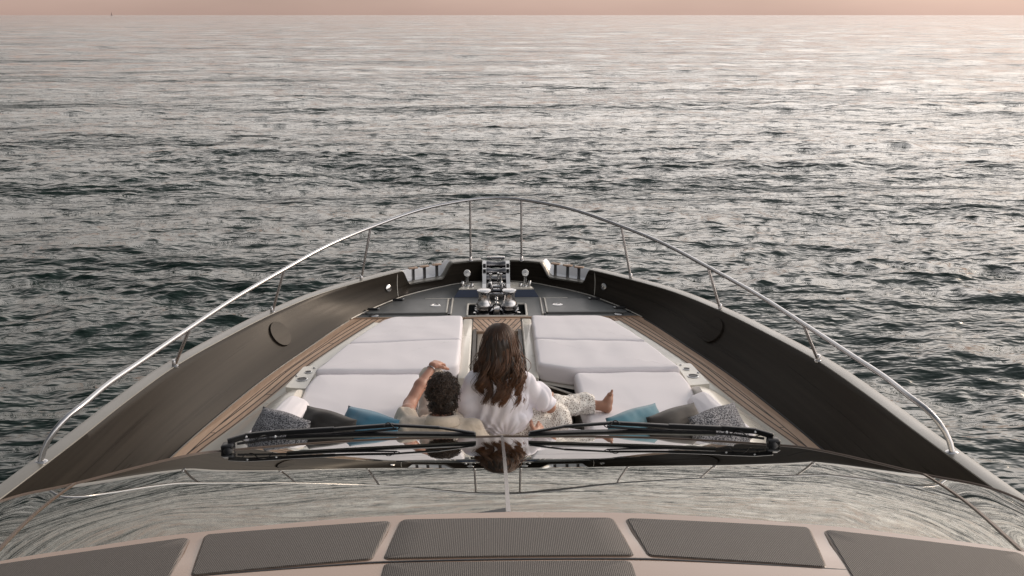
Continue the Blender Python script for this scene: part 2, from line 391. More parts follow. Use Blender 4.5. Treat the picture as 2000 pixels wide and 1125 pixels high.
def slab(poly, z0, z1, r, rad=.05, crown=.012, seed=0, wr=.002, nr=9, zf=None):
    """soft-edged slab: rounded outline, rounded upper and lower edges, slightly domed and rumpled top"""
    P = rpoly(poly, rad)
    if area2(P) < 0: P = P[::-1]
    P = dense(P); m = len(P)
    T = np.roll(P, -1, 0) - np.roll(P, 1, 0); T /= np.linalg.norm(T, axis=1)[:, None]; Nn = np.stack([T[:, 1], -T[:, 0]], 1)
    rings = []
    for a in np.linspace(0, math.pi / 2, 4): rings.append((P - Nn * r * (1 - math.sin(a)), z0 + r * (1 - math.cos(a))))
    for a in np.linspace(0, math.pi / 2, 6): rings.append((P - Nn * r * (1 - math.cos(a)), z1 - r + r * math.sin(a)))
    base = rings[-1][0]; c = base.mean(0); V = []
    for q, z in rings: V += [(x, y, z) for x, y in q]
    for s in np.linspace(1, 0, nr + 1)[1:-1]:
        q = c + (base - c) * s; V += [(x, y, z1 + crown * (1 - s ** 3)) for x, y in q]
    V.append((c[0], c[1], z1 + crown)); V = np.array(V, float)
    side = 10 * m
    nzv = snoise(V, 2.2, seed) * wr + snoise(V, 6, seed + 1) * wr * .4
    V[:, 2] += nzv * (V[:, 2] > z1 - r * .6)
    V[:side, 0] += snoise(V[:side], 3, seed + 2) * wr; V[:side, 1] += snoise(V[:side], 3, seed + 3) * wr
    if zf is not None: V[:, 2] += zf(V[:, 0], V[:, 1])
    nrg = (len(V) - 1) // m; Fc = [list(range(m - 1, -1, -1))]
    for i in range(nrg - 1):
        for k in range(m): Fc.append((i * m + k, i * m + (k + 1) % m, (i + 1) * m + (k + 1) % m, (i + 1) * m + k))
    for k in range(m): Fc.append(((nrg - 1) * m + k, (nrg - 1) * m + (k + 1) % m, len(V) - 1))
    return V, Fc
def mirx(P):
    P = np.array(P, float).copy(); P[..., 0] *= -1; return P

# signed-distance bodies -> one continuous skin (surface nets)
class Sdf:
    def __init__(s, lo, hi, h=.006):
        s.lo = np.array(lo, float); s.h = h; s.n = np.ceil((np.array(hi) - s.lo) / h).astype(int) + 1
        s.g = np.full(s.n, .5, np.float32)
    def _sub(s, a, b):
        i0 = np.clip(np.floor((a - s.lo) / s.h).astype(int), 0, s.n - 1); i1 = np.clip(np.ceil((b - s.lo) / s.h).astype(int) + 1, 0, s.n)
        if np.any(i1 <= i0): return None
        sl = tuple(slice(i, j) for i, j in zip(i0, i1))
        P = np.stack(np.meshgrid(*[s.lo[k] + s.h * np.arange(i0[k], i1[k]) for k in range(3)], indexing='ij'), -1)
        return sl, P
    def _mix(s, sl, d, k):
        g = s.g[sl]; hh = np.maximum(k - np.abs(g - d), 0) / k if k > 0 else 0
        s.g[sl] = np.minimum(g, d) - hh * hh * k * .25
    def cap(s, a, b, ra, rb=None, k=.02, sc=(1, 1, 1)):
        """tapered capsule; sc squashes it about its own middle"""
        rb = ra if rb is None else rb; a = np.array(a, float); b = np.array(b, float); sc = np.array(sc, float)
        rm = max(ra, rb) * max(sc) + k + .03
        q = s._sub(np.minimum(a, b) - rm, np.maximum(a, b) + rm)
        if q is None: return s
        sl, P = q; c = (a + b) / 2; P = (P - c) / sc; A = (a - c) / sc; B = (b - c) / sc; ab = B - A
        t = np.clip(((P - A) @ ab) / (ab @ ab + 1e-12), 0, 1)
        d = (np.linalg.norm(P - A - t[..., None] * ab, axis=-1) - (ra + (rb - ra) * t)) * min(sc)
        s._mix(sl, d.astype(np.float32), k); return s
    def ell(s, c, r, k=.02): return s.cap(np.array(c, float), np.array(c, float) + 1e-6, 1., 1., k, sc=r) if False else s._ell(c, r, k)
    def _ell(s, c, r, k):
        c = np.array(c, float); r = np.array(r, float); q = s._sub(c - r - k - .03, c + r + k + .03)
        if q is None: return s
        sl, P = q; p = P - c; k0 = np.linalg.norm(p / r, axis=-1); k1 = np.linalg.norm(p / r ** 2, axis=-1) + 1e-9
        s._mix(sl, (k0 * (k0 - 1) / k1).astype(np.float32), k); return s
    def chain(s, pts, rs, k=.02, sc=(1, 1, 1)):
        for i in range(len(pts) - 1): s.cap(pts[i], pts[i + 1], rs[i], rs[i + 1], k, sc)
        return s
    def cut(s, f):
        P = s.lo + s.h * np.stack(np.meshgrid(*[np.arange(k) for k in s.n], indexing='ij'), -1)
        s.g = np.maximum(s.g, f(P).astype(np.float32)); return s
    def disp(s, f):
        mk_ = np.abs(s.g) < .06; I = np.argwhere(mk_); s.g[mk_] += f(s.lo + I * s.h).astype(np.float32); return s
    def mesh(s):
        g = s.g; n = np.array(g.shape) - 1
        acc = np.zeros((*n, 3)); cnt = np.zeros(n)
        ins = g < 0
        def cor(a, o): return a[o[0]:n[0] + o[0], o[1]:n[1] + o[1], o[2]:n[2] + o[2]]
        for ax in range(3):
            o1, o2 = [k for k in range(3) if k != ax]
            for p in (0, 1):
                for q in (0, 1):
                    A = [0, 0, 0]; A[o1] = p; A[o2] = q; B = list(A); B[ax] = 1
                    ga, gb = cor(g, A), cor(g, B); mm = (ga < 0) != (gb < 0)
                    t = np.where(mm, ga / np.where(mm, ga - gb, 1), 0)
                    for k in range(3):
                        acc[..., k] += np.where(mm, (t if k == ax else A[k]), 0)
                    cnt += mm
        act = cnt > 0; idx = -np.ones(n, int); idx[act] = np.arange(act.sum())
        V = (np.argwhere(act) + acc[act] / cnt[act][:, None]) * s.h + s.lo; Fc = []
        for ax in range(3):
            o1, o2 = [(1, 2), (2, 0), (0, 1)][ax]
            sl0 = [slice(None)] * 3; sl1 = [slice(None)] * 3; sl0[ax] = slice(0, -1); sl1[ax] = slice(1, None)
            a, b = ins[tuple(sl0)], ins[tuple(sl1)]
            for flip, mm in ((False, a & ~b), (True, ~a & b)):
                I = np.argwhere(mm)
                ok = np.all(I < n, 1) & (I[:, o1] > 0) & (I[:, o2] > 0); I = I[ok]
                e1 = np.zeros(3, int); e1[o1] = 1; e2 = np.zeros(3, int); e2[o2] = 1
                q = [I - e1 - e2, I - e2, I, I - e1]
                q = np.stack([idx[tuple(v.T)] for v in q], 1)
                Fc.append(q[:, ::-1] if flip else q)
        Fc = np.vstack(Fc); Fc = Fc[np.all(Fc >= 0, 1)]
        return V, Fc
    def build(s, name, m, parent): 
        V, Fc = s.mesh(); return mk(name, V, Fc, m, parent, True)

# ------------------------------------------------------------------ sea
def build_sea():
    r = [3.0]
    while r[-1] < 14000:
        x = r[-1]; r.append(x + min(max(.05, x * x / 13000.), max(.05, x * .0075 if x < 1500 else x * .03)))
    r = np.array(r)
    fine = np.r_[np.arange(-56, -36, .25), np.arange(-36, 36, .115), np.arange(36, 56, .25)]; coarse = np.arange(56, 304, 3.0)
    th = np.r_[fine, coarse]
    th = np.radians(th); nr, na = len(r), len(th)
    RR, TT = np.meshgrid(r, th, indexing='ij'); X = RR * np.sin(TT); Y = RR * np.cos(TT)
    Z = np.zeros_like(X); DX = np.zeros_like(X); DY = np.zeros_like(X)
    sp_ = np.gradient(r)
    rg = np.random.RandomState(11); n = 210
    lam = .26 * (5.0 / .26) ** (np.linspace(0, 1, n) ** 1.15); 
    fmask = np.abs((TT + math.pi) % (2 * math.pi) - math.pi) < R(57)
    lam = np.r_[lam, np.geomspace(6, 34, 46)]
    for i in range(n + 46):
        l = lam[i] * rg.uniform(.93, 1.07); k = 2 * math.pi / l
        d = rg.choice([-.55, .5]) + rg.normal(0, .55) + (.15 if l > 3 else 0); kx, ky = k * math.sin(d), -k * math.cos(d)
        slope = .0178 * (1.0 if l < .9 else (.9 / l) ** .55) * (1 if l < 5.5 else 1.35)
        a = slope / k; ph = rg.uniform(0, 6.28)
        rows = np.where(sp_ < l / 2.2)[0]
        if len(rows) == 0: continue
        e = rows[-1] + 1
        fade = np.clip((l / 2.2 - sp_[:e]) / (l / 2.2 * .4), 0, 1)[:, None]
        p = kx * X[:e] + ky * Y[:e] + ph
        s_, c_ = np.sin(p), np.cos(p)
        Z[:e] += a * fade * c_; DX[:e] -= a * fade * kx / k * s_ * .9; DY[:e] -= a * fade * ky / k * s_ * .9
    fm = fmask.astype(float)
    gust = np.zeros_like(X)       # calmer and rougher patches
    for i in range(9):
        g_ = rg.uniform(.05, .16); q_ = rg.normal(math.pi / 2, .5)
        gust += np.sin(2 * math.pi * g_ * (X * math.cos(q_) * .6 + Y * math.sin(q_)) + rg.uniform(0, 6.28))
    gust = np.clip(1 + gust / 3 * .22, .6, 1.4); fm = fm * gust
    V = np.stack([X + DX * fm, Y + DY * fm, Z * fm], -1).reshape(-1, 3)
    i, j = np.meshgrid(np.arange(nr - 1), np.arange(na), indexing='ij'); j2 = (j + 1) % na
    Fc = np.stack([i * na + j, i * na + j2, (i + 1) * na + j2, (i + 1) * na + j], -1).reshape(-1, 4)
    Fc = Fc[:, ::-1]
    me = bpy.data.meshes.new('sea'); me.vertices.add(len(V)); me.vertices.foreach_set('co', V.ravel())
    me.loops.add(Fc.size); me.loops.foreach_set('vertex_index', Fc.ravel().astype(np.int32))
    me.polygons.add(len(Fc)); me.polygons.foreach_set('loop_start', np.arange(0, Fc.size, 4, dtype=np.int32))
    me.update(calc_edges=True); me.polygons.foreach_set('use_smooth', np.ones(len(Fc), bool)); me.materials.append(MT['water']); me.validate()
    o = bpy.data.objects.new('sea', me); COL.objects.link(o)
    return tag(o, kind='structure')
build_sea()

# ------------------------------------------------------------------ yacht: hull, bulwarks, decks
YA = empty('yacht', (0, 0, 0), 'dark grey motor yacht with teak side decks, steel bow rail and mirrored windscreen', 'yacht')
DECK = 2.4
Bpts = [(2.52, -2.), (2.48, 1.5), (2.42, 3.2), (2.34, 4.3), (2.26, 4.95), (2.17, 5.58), (2.05, 6.2), (1.885, 6.9), (1.69, 7.54), (1.395, 8.42), (1.005, 9.1), (.70, 9.42), (.38, 9.63), (.15, 9.70)]
Tpts = [(2.80, -2., 2.93), (2.70, 1.5, 2.93), (2.60, 3.2, 2.91), (2.47, 4.3, 2.885), (2.415, 4.88, 2.862), (2.375, 5.5, 2.83), (2.295, 6.17, 2.80), (2.14, 6.88, 2.76), (1.91, 7.62, 2.73), (1.59, 8.38, 2.69), (1.01, 9.17, 2.655), (.70, 9.42, 2.65), (.37, 9.585, 2.65), (.15, 9.64, 2.65)]
def param(pts, n):  # sample uniformly in the station index so that both curves correspond
    p = np.asarray(pts, float); p = np.vstack([2 * p[0] - p[1], p, 2 * p[-1] - p[-2]]); m = len(pts); o = []
    for u in np.linspace(0, m - 1 - 1e-9, n):
        i = int(u) + 1; t = u - int(u)
        o.append(.5 * (2 * p[i] + (p[i + 1] - p[i - 1]) * t + (2 * p[i - 1] - 5 * p[i] + 4 * p[i + 1] - p[i + 2]) * t * t + (3 * p[i] - p[i - 1] - 3 * p[i + 1] + p[i + 2]) * t ** 3))
    return np.array(o)
NS = 420
Bc = param(Bpts, NS); Tc = param(Tpts, NS)
def notch(x):   # how far the rail top drops at the fairlead opening near the bow
    return (1 - sstep(.90, .97, x)) * sstep(.46, .58, x)
nt_ = notch(Tc[:, 0]) * (Tc[:, 1] > 8.9)
Tl = Tc.copy(); Tl[:, 2] -= .155 * nt_
tan = np.gradient(Tc[:, :2], axis=0); tan /= np.linalg.norm(tan, axis=1)[:, None]
nor = np.stack([tan[:, 1], -tan[:, 0]], 1)      # outward on the starboard (right) side
assert nor[0][0] > 0
Ot = np.c_[Tc[:, :2] + nor * .115, Tl[:, 2] - .004]
def inner_pt(s, f, off=0.0):
    """point on the inner face of the right bulwark; s = index, f = 0 deck .. 1 rail"""
    a = np.r_[Bc[s], DECK]; b = Tl[s]; p = a + (b - a) * f
    p[:2] -= nor[s] * off; return p
for sgn in (1, -1):
    mir = (lambda P: np.array(P, float)) if sgn > 0 else mirx
    rows = []
    for f in np.linspace(-.12, 1, 14):
        a = np.c_[Bc, np.full(NS, DECK)]; P = a + (Tl - a) * f
        P[:, :2] += nor * (.018 * math.sin(math.pi * max(f, 0)))[..., None] if False else 0
        belly = .016 * math.sin(math.pi * min(max(f, 0), 1)); P[:, :2] += nor * belly
        rows.append(P)
    edge = Tl.copy(); edge[:, :2] += nor * .008; edge[:, 2] += .006; rows.append(edge)
    bw = MB(); bw.sheet(mir(np.array(rows)))
    # end face beside the anchor roller
    e = NS - 1; ep = [np.r_[Bc[e], DECK - .02], Tl[e], Ot[e], np.r_[Bc[e] + nor[e] * .12, DECK - .02]]
    bw.add(mir(np.array(ep)), [(0, 1, 2, 3)])
    BW = bw.build('bulwark', MT['bulwark'], YA)
    # cap rail
    c1 = Tl.copy(); c1[:, :2] += nor * .006; c1[:, 2] += .008
    rows = [Tl + [0, 0, -.006], c1]
    m1 = Tl.copy(); m1[:, :2] += nor * .055; m1[:, 2] += .016; rows.append(m1)
    m2 = Tl.copy(); m2[:, :2] += nor * .105; m2[:, 2] += .006; rows.append(m2)
    m3 = Tl.copy(); m3[:, :2] += nor * .118; m3[:, 2] -= .03; rows.append(m3)
    MB().sheet(mir(np.array(rows))).build('gunwale', MT['cap'], YA, sharp=50)
    # outer hull from rail to below the waterline
    rows = [m3]
    for f, o_, y_ in ((.12, .03, 0), (.35, .04, -.02), (.6, -.1, -.25), (.85, -.45, -.7), (1.08, -.8, -1.3)):
        q = m3.copy(); q[:, 2] = m3[:, 2] * (1 - f); lim = np.maximum(q[:, 0] + o_ * np.clip(q[:, 0], .2, 1.5), .01)
        q[:, 0] = lim; q[:, 1] += y_ * np.clip((q[:, 1] - 2) / 7, 0, 1); rows.append(q)
    MB().sheet(mir(np.array(rows))).build('hull_side', MT['hull'], YA)
    # vertical panel seam and the pale line where bulwark meets the foredeck
    k = int(np.argmin(np.abs(Bc[:, 0] - 1.005) + (Bc[:, 1] < 8)))
    s1 = MB(); s1.tube(mir(np.array([inner_pt(k, f, -.010 * math.sin(math.pi * f) - .004) for f in np.linspace(.02, .97, 6)])), .0035, 6)
    s1.build('panel_seam', MT['trim'], BW)
    k0 = int(np.argmin(np.abs(Bc[:, 1] - 8.43)))
    MB().tube(mir(np.array([inner_pt(i, .025, .004) for i in range(k0, NS, 4)])), .005, 6).build('deck_joint', MT['trim'], YA)
    # grey speaker disc, courtesy light
    def face_disc(s, f, prof, mt, name, par):
        p = inner_pt(s, f); p[:2] += nor[s] * .014
        up = inner_pt(s, min(f + .1, 1)) - inner_pt(s, f - .1); tt = np.r_[tan[s], 0]
        ax = np.cross(up, tt); ax /= np.linalg.norm(ax); ax = ax if ax[:2] @ nor[s] < 0 else -ax
        M_ = MB().lathe((0, 0, 0), prof, 36, ax); P = np.array(M_.V) + p
        M_.V = mir(P).tolist(); return M_.build(name, mt, par)
    s_ = int(np.argmin(np.hypot(Bc[:, 0] - 1.725, Bc[:, 1] - 7.42)))
    face_disc(s_, .55, [(.116, -.03), (.116, .012), (.113, .019), (.0, .0195)], MT['bulwark'], 'speaker', BW)
    s_ = int(np.argmin(np.hypot(Bc[:, 0] - 1.08, Bc[:, 1] - 9.0)))
    lt = face_disc(s_, .50, [(.036, -.02), (.036, .012), (.028, .016), (.0, .016)], MT['steel'], 'courtesy_light', BW)
    face_disc(s_, .50, [(.025, -.01), (.025, .019), (.0, .022)], MT['lens'], 'lens', lt) if False else None
    for y0 in (5.0, 3.6):
        s_ = int(np.argmin(np.abs(Bc[:, 1] - y0)))
        face_disc(s_, .9, [(.008, -.02), (.008, .006), (0, .009)], MT['lens'], 'snap_stud', BW)
    # teak side deck
    yy = np.linspace(8.435, 3.2, 150)
    Cin = [(1.082, 8.45), (1.348, 7.76), (1.565, 7.128), (1.70, 6.582), (1.835, 6.078), (1.99, 5.568), (2.08, 5.1), (2.12, 4.6), (2.14, 3.0)]
    ci = spl(Cin, 300)
    xo = np.interp(yy, ci[::-1, 1], ci[::-1, 0]); xb = np.interp(yy, Bc[:, 1], Bc[:, 0])
    cang = np.cos(np.arctan(np.gradient(xo, yy))); cb = np.cos(np.arctan(np.gradient(xb, yy)))
    G = []; U = []
    for a in range(len(yy)):
        xs = np.linspace(xo[a] - .05, xb[a] + .02, 12)
        G.append([(x, yy[a], DECK) for x in xs]); U += [((x - xo[a]) * cang[a] + .01, (xb[a] - x) * cb[a]) for x in xs]
    q = MB().sheet(mir(np.array(G)))
    if sgn > 0: q.F = [f[::-1] for f in q.F]
    q.build('teak_deck', MT['teak'], YA, smooth=False, sharp=None, uv=U)
    # black waterway gap beside the bulwark
    ks = [i for i in range(0, NS, 3) if Bc[i, 1] < 8.43 and Bc[i, 1] > 2]
    MB().tube(mir(np.array([np.r_[Bc[i] - nor[i] * .004, DECK + .002] for i in ks])), .008, 6).build('waterway', MT['black'], YA)
    # white coaming round the sunpads
    def zin(y): return 2.445 + .025 * (1 - sstep(6.8, 7.3, y)) + .19 * (1 - sstep(6.05, 6.6, y))
    G = []
    yc = np.linspace(8.22, 4.2, 90); xo = np.interp(yc, ci[::-1, 1], ci[::-1, 0])
    for a in range(len(yc)):
        w = max(xo[a] - 1.47, .10); z1 = zin(yc[a])
        xin = min(1.44, xo[a] - .12)
        row = [(xo[a], yc[a], DECK - .01), (xo[a] - .004, yc[a], DECK + .03), (xo[a] - .02, yc[a], DECK + .035)]
        for t in np.linspace(.12, 1, 8):
            row.append((xo[a] - .02 + (xin - xo[a] + .02) * t, yc[a], DECK + .035 + (z1 - DECK - .052) * sstep(0, 1, t) ** .8))
        row.append((xin - .03, yc[a], min(z1 - .03, 2.47) if z1 > 2.5 else z1 - .01)); row.append((xin - .05, yc[a], 2.44)); row.append((.33 + .29 * (1 - float(sstep(6.50, 6.72, yc[a]))), yc[a], 2.44))
        G.append(row)
    q = MB().sheet(mir(np.array(G)))
    f0 = [tuple(p) for p in G[0]] + [(.33, yc[0], 2.2), (xo[0], yc[0], 2.2)]
    q.add(mir(np.array(f0)), [list(range(len(f0)))])
    CO = q.build('coaming', MT['cream'], YA, sharp=60)
    # cup holder plate beside the pads
    pl = MB(); pl.prism([(sgn * x, y) for x, y in rpoly([(1.452, 6.47), (1.615, 6.50), (1.555, 6.93), (1.435, 6.93)], .02)], 2.46, 2.502)
    PL = pl.build('cup_holder_plate', MT['cream'], YA)
    for cx_, cy_, rr in ((1.495, 6.80, .022), (1.515, 6.65, .036)):
        c_ = MB().lathe((sgn * cx_, cy_, 2.5), [(rr + .008, 0), (rr + .008, .006), (rr, .008), (rr, .003)], 24); c_.build('cup_holder', MT['steel'], PL)
        MB().lathe((sgn * cx_, cy_, 2.5), [(rr, 0.0), (rr, .005)], 24).build('cup_well', MT['black'], PL)
    for cx_, cy_ in ((1.465, 6.89), (1.57, 6.72)):
        MB().lathe((sgn * cx_, cy_, 2.5), [(.011, 0), (.011, .006), (.004, .011)], 14).build('snap_stud', MT['steel'], PL)
    # cream side panels of the middle passage, and dark frame lines
    MB().box((sgn * .272, 7.39, 2.44), (.086, 1.44, .12), bev=.012).build('passage_panel', MT['cream'], YA)
    MB().box((sgn * .205, 7.36, 2.40), (.03, 1.36, .05)).build('passage_frame', MT['brown'], YA, smooth=False)
    MB().add(mir(np.array([(.31, 6.71, 2.43), (.575, 6.46, 2.43), (.575, 6.50, 2.43), (.315, 6.76, 2.43), (.31, 6.71, 2.1), (.575, 6.46, 2.1), (.575, 6.50, 2.1), (.315, 6.76, 2.1)])),
             [(0, 1, 2, 3), (0, 4, 5, 1), (1, 5, 6, 2), (2, 6, 7, 3), (3, 7, 4, 0)]).build('seat_riser', MT['brown'], YA, smooth=False)
    MB().tube(mir(np.array([(.23, 6.68, 2.44), (.315, 6.70, 2.44), (.58, 6.44, 2.44)])), .008, 6).build('riser_edge', MT['cream'], YA)
    MB().box((sgn * .60, 5.75, 2.27), (.03, 1.5, .26)).build('seat_riser', MT['brown'], YA, smooth=False)
    # deck hatch on the foredeck
    hp = [(.485, 8.56), (.485, 9.03), (.985, 9.0), (1.30, 8.56)]
    V, Fc = slab([(sgn * x, y) for x, y in hp], DECK - .01, DECK + .016, .006, rad=[.03, .03, .05, .06], crown=.0, wr=0.0, nr=4)
    H = mk('deck_hatch', V, Fc, MT['foredeck'], YA, sharp=40)
    MB().box((sgn * .467, 8.79, DECK + .003), (.022, .50, .012)).build('hatch_gap', MT['black'], H, smooth=False)
    MB().box((sgn * .448, 8.79, DECK + .006), (.014, .52, .02), bev=.004).build('hatch_frame', MT['trim'], H)
    MB().box((sgn * .492, 8.79, DECK + .017), (.016, .46, .008), bev=.003).build('hatch_frame', MT['trim'], H)
    MB().box((sgn * .60, 9.045, DECK + .006), (.26, .012, .014), bev=.003).build('hatch_frame', MT['trim'], H)
    MB().tube(mir(np.array([(1.005, 9.0, DECK + .004), (1.315, 8.57, DECK + .004)])), .007, 6).build('hatch_gap', MT['black'], H)
    for t in (.08, .8):
        hx, hy = 1.01 + .30 * t, 9.0 - .43 * t
        g_ = MB(); g_.box((sgn * (hx - .03), hy, DECK + .026), (.10, .028, .02), bev=.006, rz=0); g_.build('hinge', MT['black'], H)
        MB().box((sgn * (hx - .085), hy, DECK + .03), (.022, .03, .018), bev=.005).build('hinge_pin', MT['steel'], H)
    la = MB().lathe((sgn * .61, 8.80, DECK + .016), [(.052, 0), (.052, .003), (.042, .006), (.03, .006), (.028, .002), (0, .002)], 26); la.build('latch', MT['steel'], H)
    # deck filler cap near the teak
    MB().lathe((sgn * 1.19, 8.52, DECK), [(.045, 0), (.045, .006), (.036, .010), (0, .010)], 24).build('filler_cap', MT['steel_rail'], YA)
    # three mooring posts with flat treads in the fairlead opening, polished plate behind them
    idx = [i for i in range(NS) if nt_[i] > .02]
    pr = []
    for i in idx:
        o_ = Tc[i]; n3 = np.r_[nor[i], 0]; lowz = Tl[i, 2]
        pr.append([np.r_[o_[:2], lowz + .004] + n3 * .008, np.r_[o_[:2], lowz + .012] + n3 * .05, np.r_[o_[:2], lowz + .014] + n3 * .145, np.r_[o_[:2], max(lowz, 2.60)] + n3 * .20, np.r_[o_[:2], max(lowz, 2.60) - .04] + n3 * .215])
    FP = MB().sheet(mir(np.array(pr))).build('fairlead_plate', MT['lens'], YA, sharp=30)  # white colour stands in for bright sky mirrored in the polished steel
    for xc_ in (.835, .72, .60):
        s_ = int(np.argmin(np.abs(Tc[:, 0] - xc_) + (Tc[:, 1] < 8.8))); c_ = np.r_[Tc[s_, :2] + nor[s_] * .075, Tl[s_, 2]]
        po = MB().lathe(c_ * [sgn, 1, 1], [(.020, 0), (.017, .02), (.017, .12), (.021, .138)], 18).build('mooring_post', MT['darksteel'], YA)
        MB().box((c_ + [0, 0, .145]) * [sgn, 1, 1], (.10, .05, .012), bev=.004, rz=-sgn * .42).build('tread', MT['ledge'], po)

# centre of the passage
G = [[(x, y, DECK) for x in np.linspace(-.225, .225, 14)] for y in np.linspace(8.43, 8.06, 6)]
U = [((x if x > 0 else -x) + (8.43 - y) * .35 * 1.0 + .004, .12 if y < 8.4 else .05) for y in np.linspace(8.43, 8.06, 6) for x in np.linspace(-.225, .225, 14)]
q = MB().sheet(G); q.F = [f[::-1] for f in q.F]; q.build('teak_deck', MT['teak'], YA, smooth=False, sharp=None, uv=U)
MB().box((0, 8.035, 2.392), (.44, .03, .03), bev=.006).build('step_edge', MT['ledge'], YA)
MB().box((0, 7.36, 2.375), (.37, 1.30, .03), bev=.01).build('skylight_panel', MT['beige'], YA)
MB().box((0, 6.2, 2.12), (1.2, 1.2, .06)).build('cockpit_sole', MT['brown'], YA, smooth=False)
MB().box((0, 6.68, 2.24), (.46, .03, .28)).build('step_riser', MT['cream'], YA, smooth=False)
MB().box((0, 4.90, 2.42), (2.9, .14, .60), bev=.05).build('seat_back', MT['cream'], YA)
MB().box((0, 5.42, 2.27), (1.17, .60, .22), bev=.02).build('seat_base', MT['cream'], YA)
MB().box((1.02, 5.8, 2.27), (.82, 1.5, .26), bev=.01).build('seat_base', MT['cream'], YA)
MB().box((-1.02, 5.8, 2.27), (.82, 1.5, .26), bev=.01).build('seat_base', MT['cream'], YA)

# foredeck: one sheet with a well for the windlass
poly = [np.r_[Bc[i], DECK - .004] for i in range(NS) if Bc[i, 1] > 8.43]
poly = np.array(poly); poly[:, :2] += .012
edge = [tuple(p) for p in poly] + [tuple(p) for p in mirx(poly)[::-1]]
fd = MB()
WX, WY0, WY1 = .29, 8.475, 8.87
k = len(poly)
V = edge + [(-WX, WY0, DECK - .004), (WX, WY0, DECK - .004), (WX, WY1, DECK - .004), (-WX, WY1, DECK - .004)]
a, b, c, d = 2 * k, 2 * k + 1, 2 * k + 2, 2 * k + 3
Fc = [[0, b, a, 2 * k - 1], [b, 0] + list(range(1, k // 2)) + [c], [c] + list(range(k // 2 - 1, k + k - k // 2 + 1)) + [d], [d] + list(range(2 * k - k // 2, 2 * k)) + [a]]
fd.add(V, Fc)
FD = fd.build('foredeck', MT['foredeck'], YA, smooth=False, sharp=None)
MB().box((0, 8.44, DECK + .001), (2.76, .02, .014)).build('deck_edge', MT['ledge'], YA, smooth=False)
wl = MB(); 
wl.add([(-WX, WY0, DECK - .004), (WX, WY0, DECK - .004), (WX, WY1, DECK - .004), (-WX, WY1, DECK - .004), (-WX, WY0, 2.30), (WX, WY0, 2.30), (WX, WY1, 2.30), (-WX, WY1, 2.30)],
       [(4, 5, 6, 7), (0, 1, 5, 4), (1, 2, 6, 5), (2, 3, 7, 6), (3, 0, 4, 7)])
wl.build('windlass_well', MT['hull'], YA, smooth=False)
rim = np.array([(x, y, DECK + .004) for x, y in rpoly([(-WX, WY0), (WX, WY0), (WX, WY1), (-WX, WY1)], .03)])
rim = np.vstack([rim, rim[:1]])
MB().tube(rim, .011, 8, cap=False).build('well_frame', MT['trim'], YA)

# windlass: two chrome capstans on dark geared bases
WN = MB().box((0, 8.66, 2.33), (.46, .26, .05), bev=.012).box((0, 8.62, 2.40), (.06, .12, .10), bev=.01).build('windlass', MT['steel_rail'], YA)
for sx in (-1, 1):
    c = (sx * .124, 8.67, 2.34)
    MB().lathe(c, [(.100, 0), (.104, .012), (.104, .03), (.092, .036), (.088, .05), (.094, .056), (.094, .075), (.078, .082), (.075, .098), (.084, .104), (.084, .118), (.07, .124)], 36).build('capstan_base', MT['darksteel'], WN)
    MB().lathe(c, [(.080, .118), (.078, .132), (.066, .152), (.057, .175), (.053, .205), (.055, .235), (.066, .255), (.070, .262), (.068, .270), (.045, .276), (.0, .277)], 36).build('capstan_drum', MT['steel_rail'], WN)
    MB().lathe((sx * .215, 8.60, 2.37), [(.018, 0), (.018, .03), (.012, .035)], 14).build('brake_knob', MT['steel'], WN)
    MB().lathe((sx * .205, 8.73, 2.36), [(.014, 0), (.014, .05), (.006, .055)], 12).build('brake_knob', MT['steel'], WN)
# chain and anchor roller at the stem
AR = MB()
for sx in (-1, 1):
    V = []
    prof = [(9.02, 2.40), (9.05, 2.45), (9.30, 2.49), (9.62, 2.565), (9.84, 2.60), (9.93, 2.57), (9.92, 2.46), (9.6, 2.40)]
    for dx in (-.012 * sx, .028 * sx):
        V += [(sx * .118 + dx, y, z) for y, z in prof]
    n = len(prof); AR.add(V, [list(range(n)), list(range(2 * n - 1, n - 1, -1))] + [(i, (i + 1) % n, n + (i + 1) % n, n + i) for i in range(n)])
ARo = AR.build('anchor_roller', MT['steel'], YA, smooth=False, sharp=None)
for yy_, zz_ in ((9.86, 2.545), (9.70, 2.51), (9.56, 2.47)):
    MB().lathe((-.11, yy_, zz_), [(.044, 0), (.046, .03), (.034, .07), (.030, .11), (.034, .15), (.046, .19), (.044, .22)], 22, axis=(1, 0, 0)).build('roller', MT['darksteel'], ARo)
MB().box((0, 9.96, 2.60), (.20, .06, .03), bev=.008).build('roller_guard', MT['steel'], ARo)
for sx in (-1, 1):
    MB().lathe((sx * .11, 9.62, 2.60), [(.024, 0), (.024, .03), (0, .034)], 14, axis=(sx, 0, 0)).build('roller_bolt', MT['black'], ARo)
g_ = MB()
for x_ in (-.06, .05): g_.lathe((x_, 9.34, 2.44), [(.022, 0), (.02, .06), (.011, .07), (.011, .13), (.018, .135), (.016, .15), (0, .155)], 14)
g_.box((0, 9.32, 2.45), (.17, .10, .05), bev=.01).box((.02, 9.38, 2.52), (.02, .05, .14), bev=.006).box((-.07, 9.28, 2.49), (.03, .06, .05), bev=.008).box((.07, 9.27, 2.48), (.035, .05, .05), bev=.008)
g_.build('chain_stopper', MT['steel'], ARo)
g_ = MB().box((0, 9.16, 2.45), (.23, .09, .06), bev=.012).box((0, 9.06, 2.44), (.14, .07, .05), bev=.01).lathe((-.05, 9.12, 2.47), [(.016, 0), (.016, .05), (.008, .06)], 12).lathe((.055, 9.13, 2.47), [(.016, 0), (.016, .05), (.008, .06)], 12)
g_.build('chain_guide', MT['darksteel'], ARo)
ch = MB()
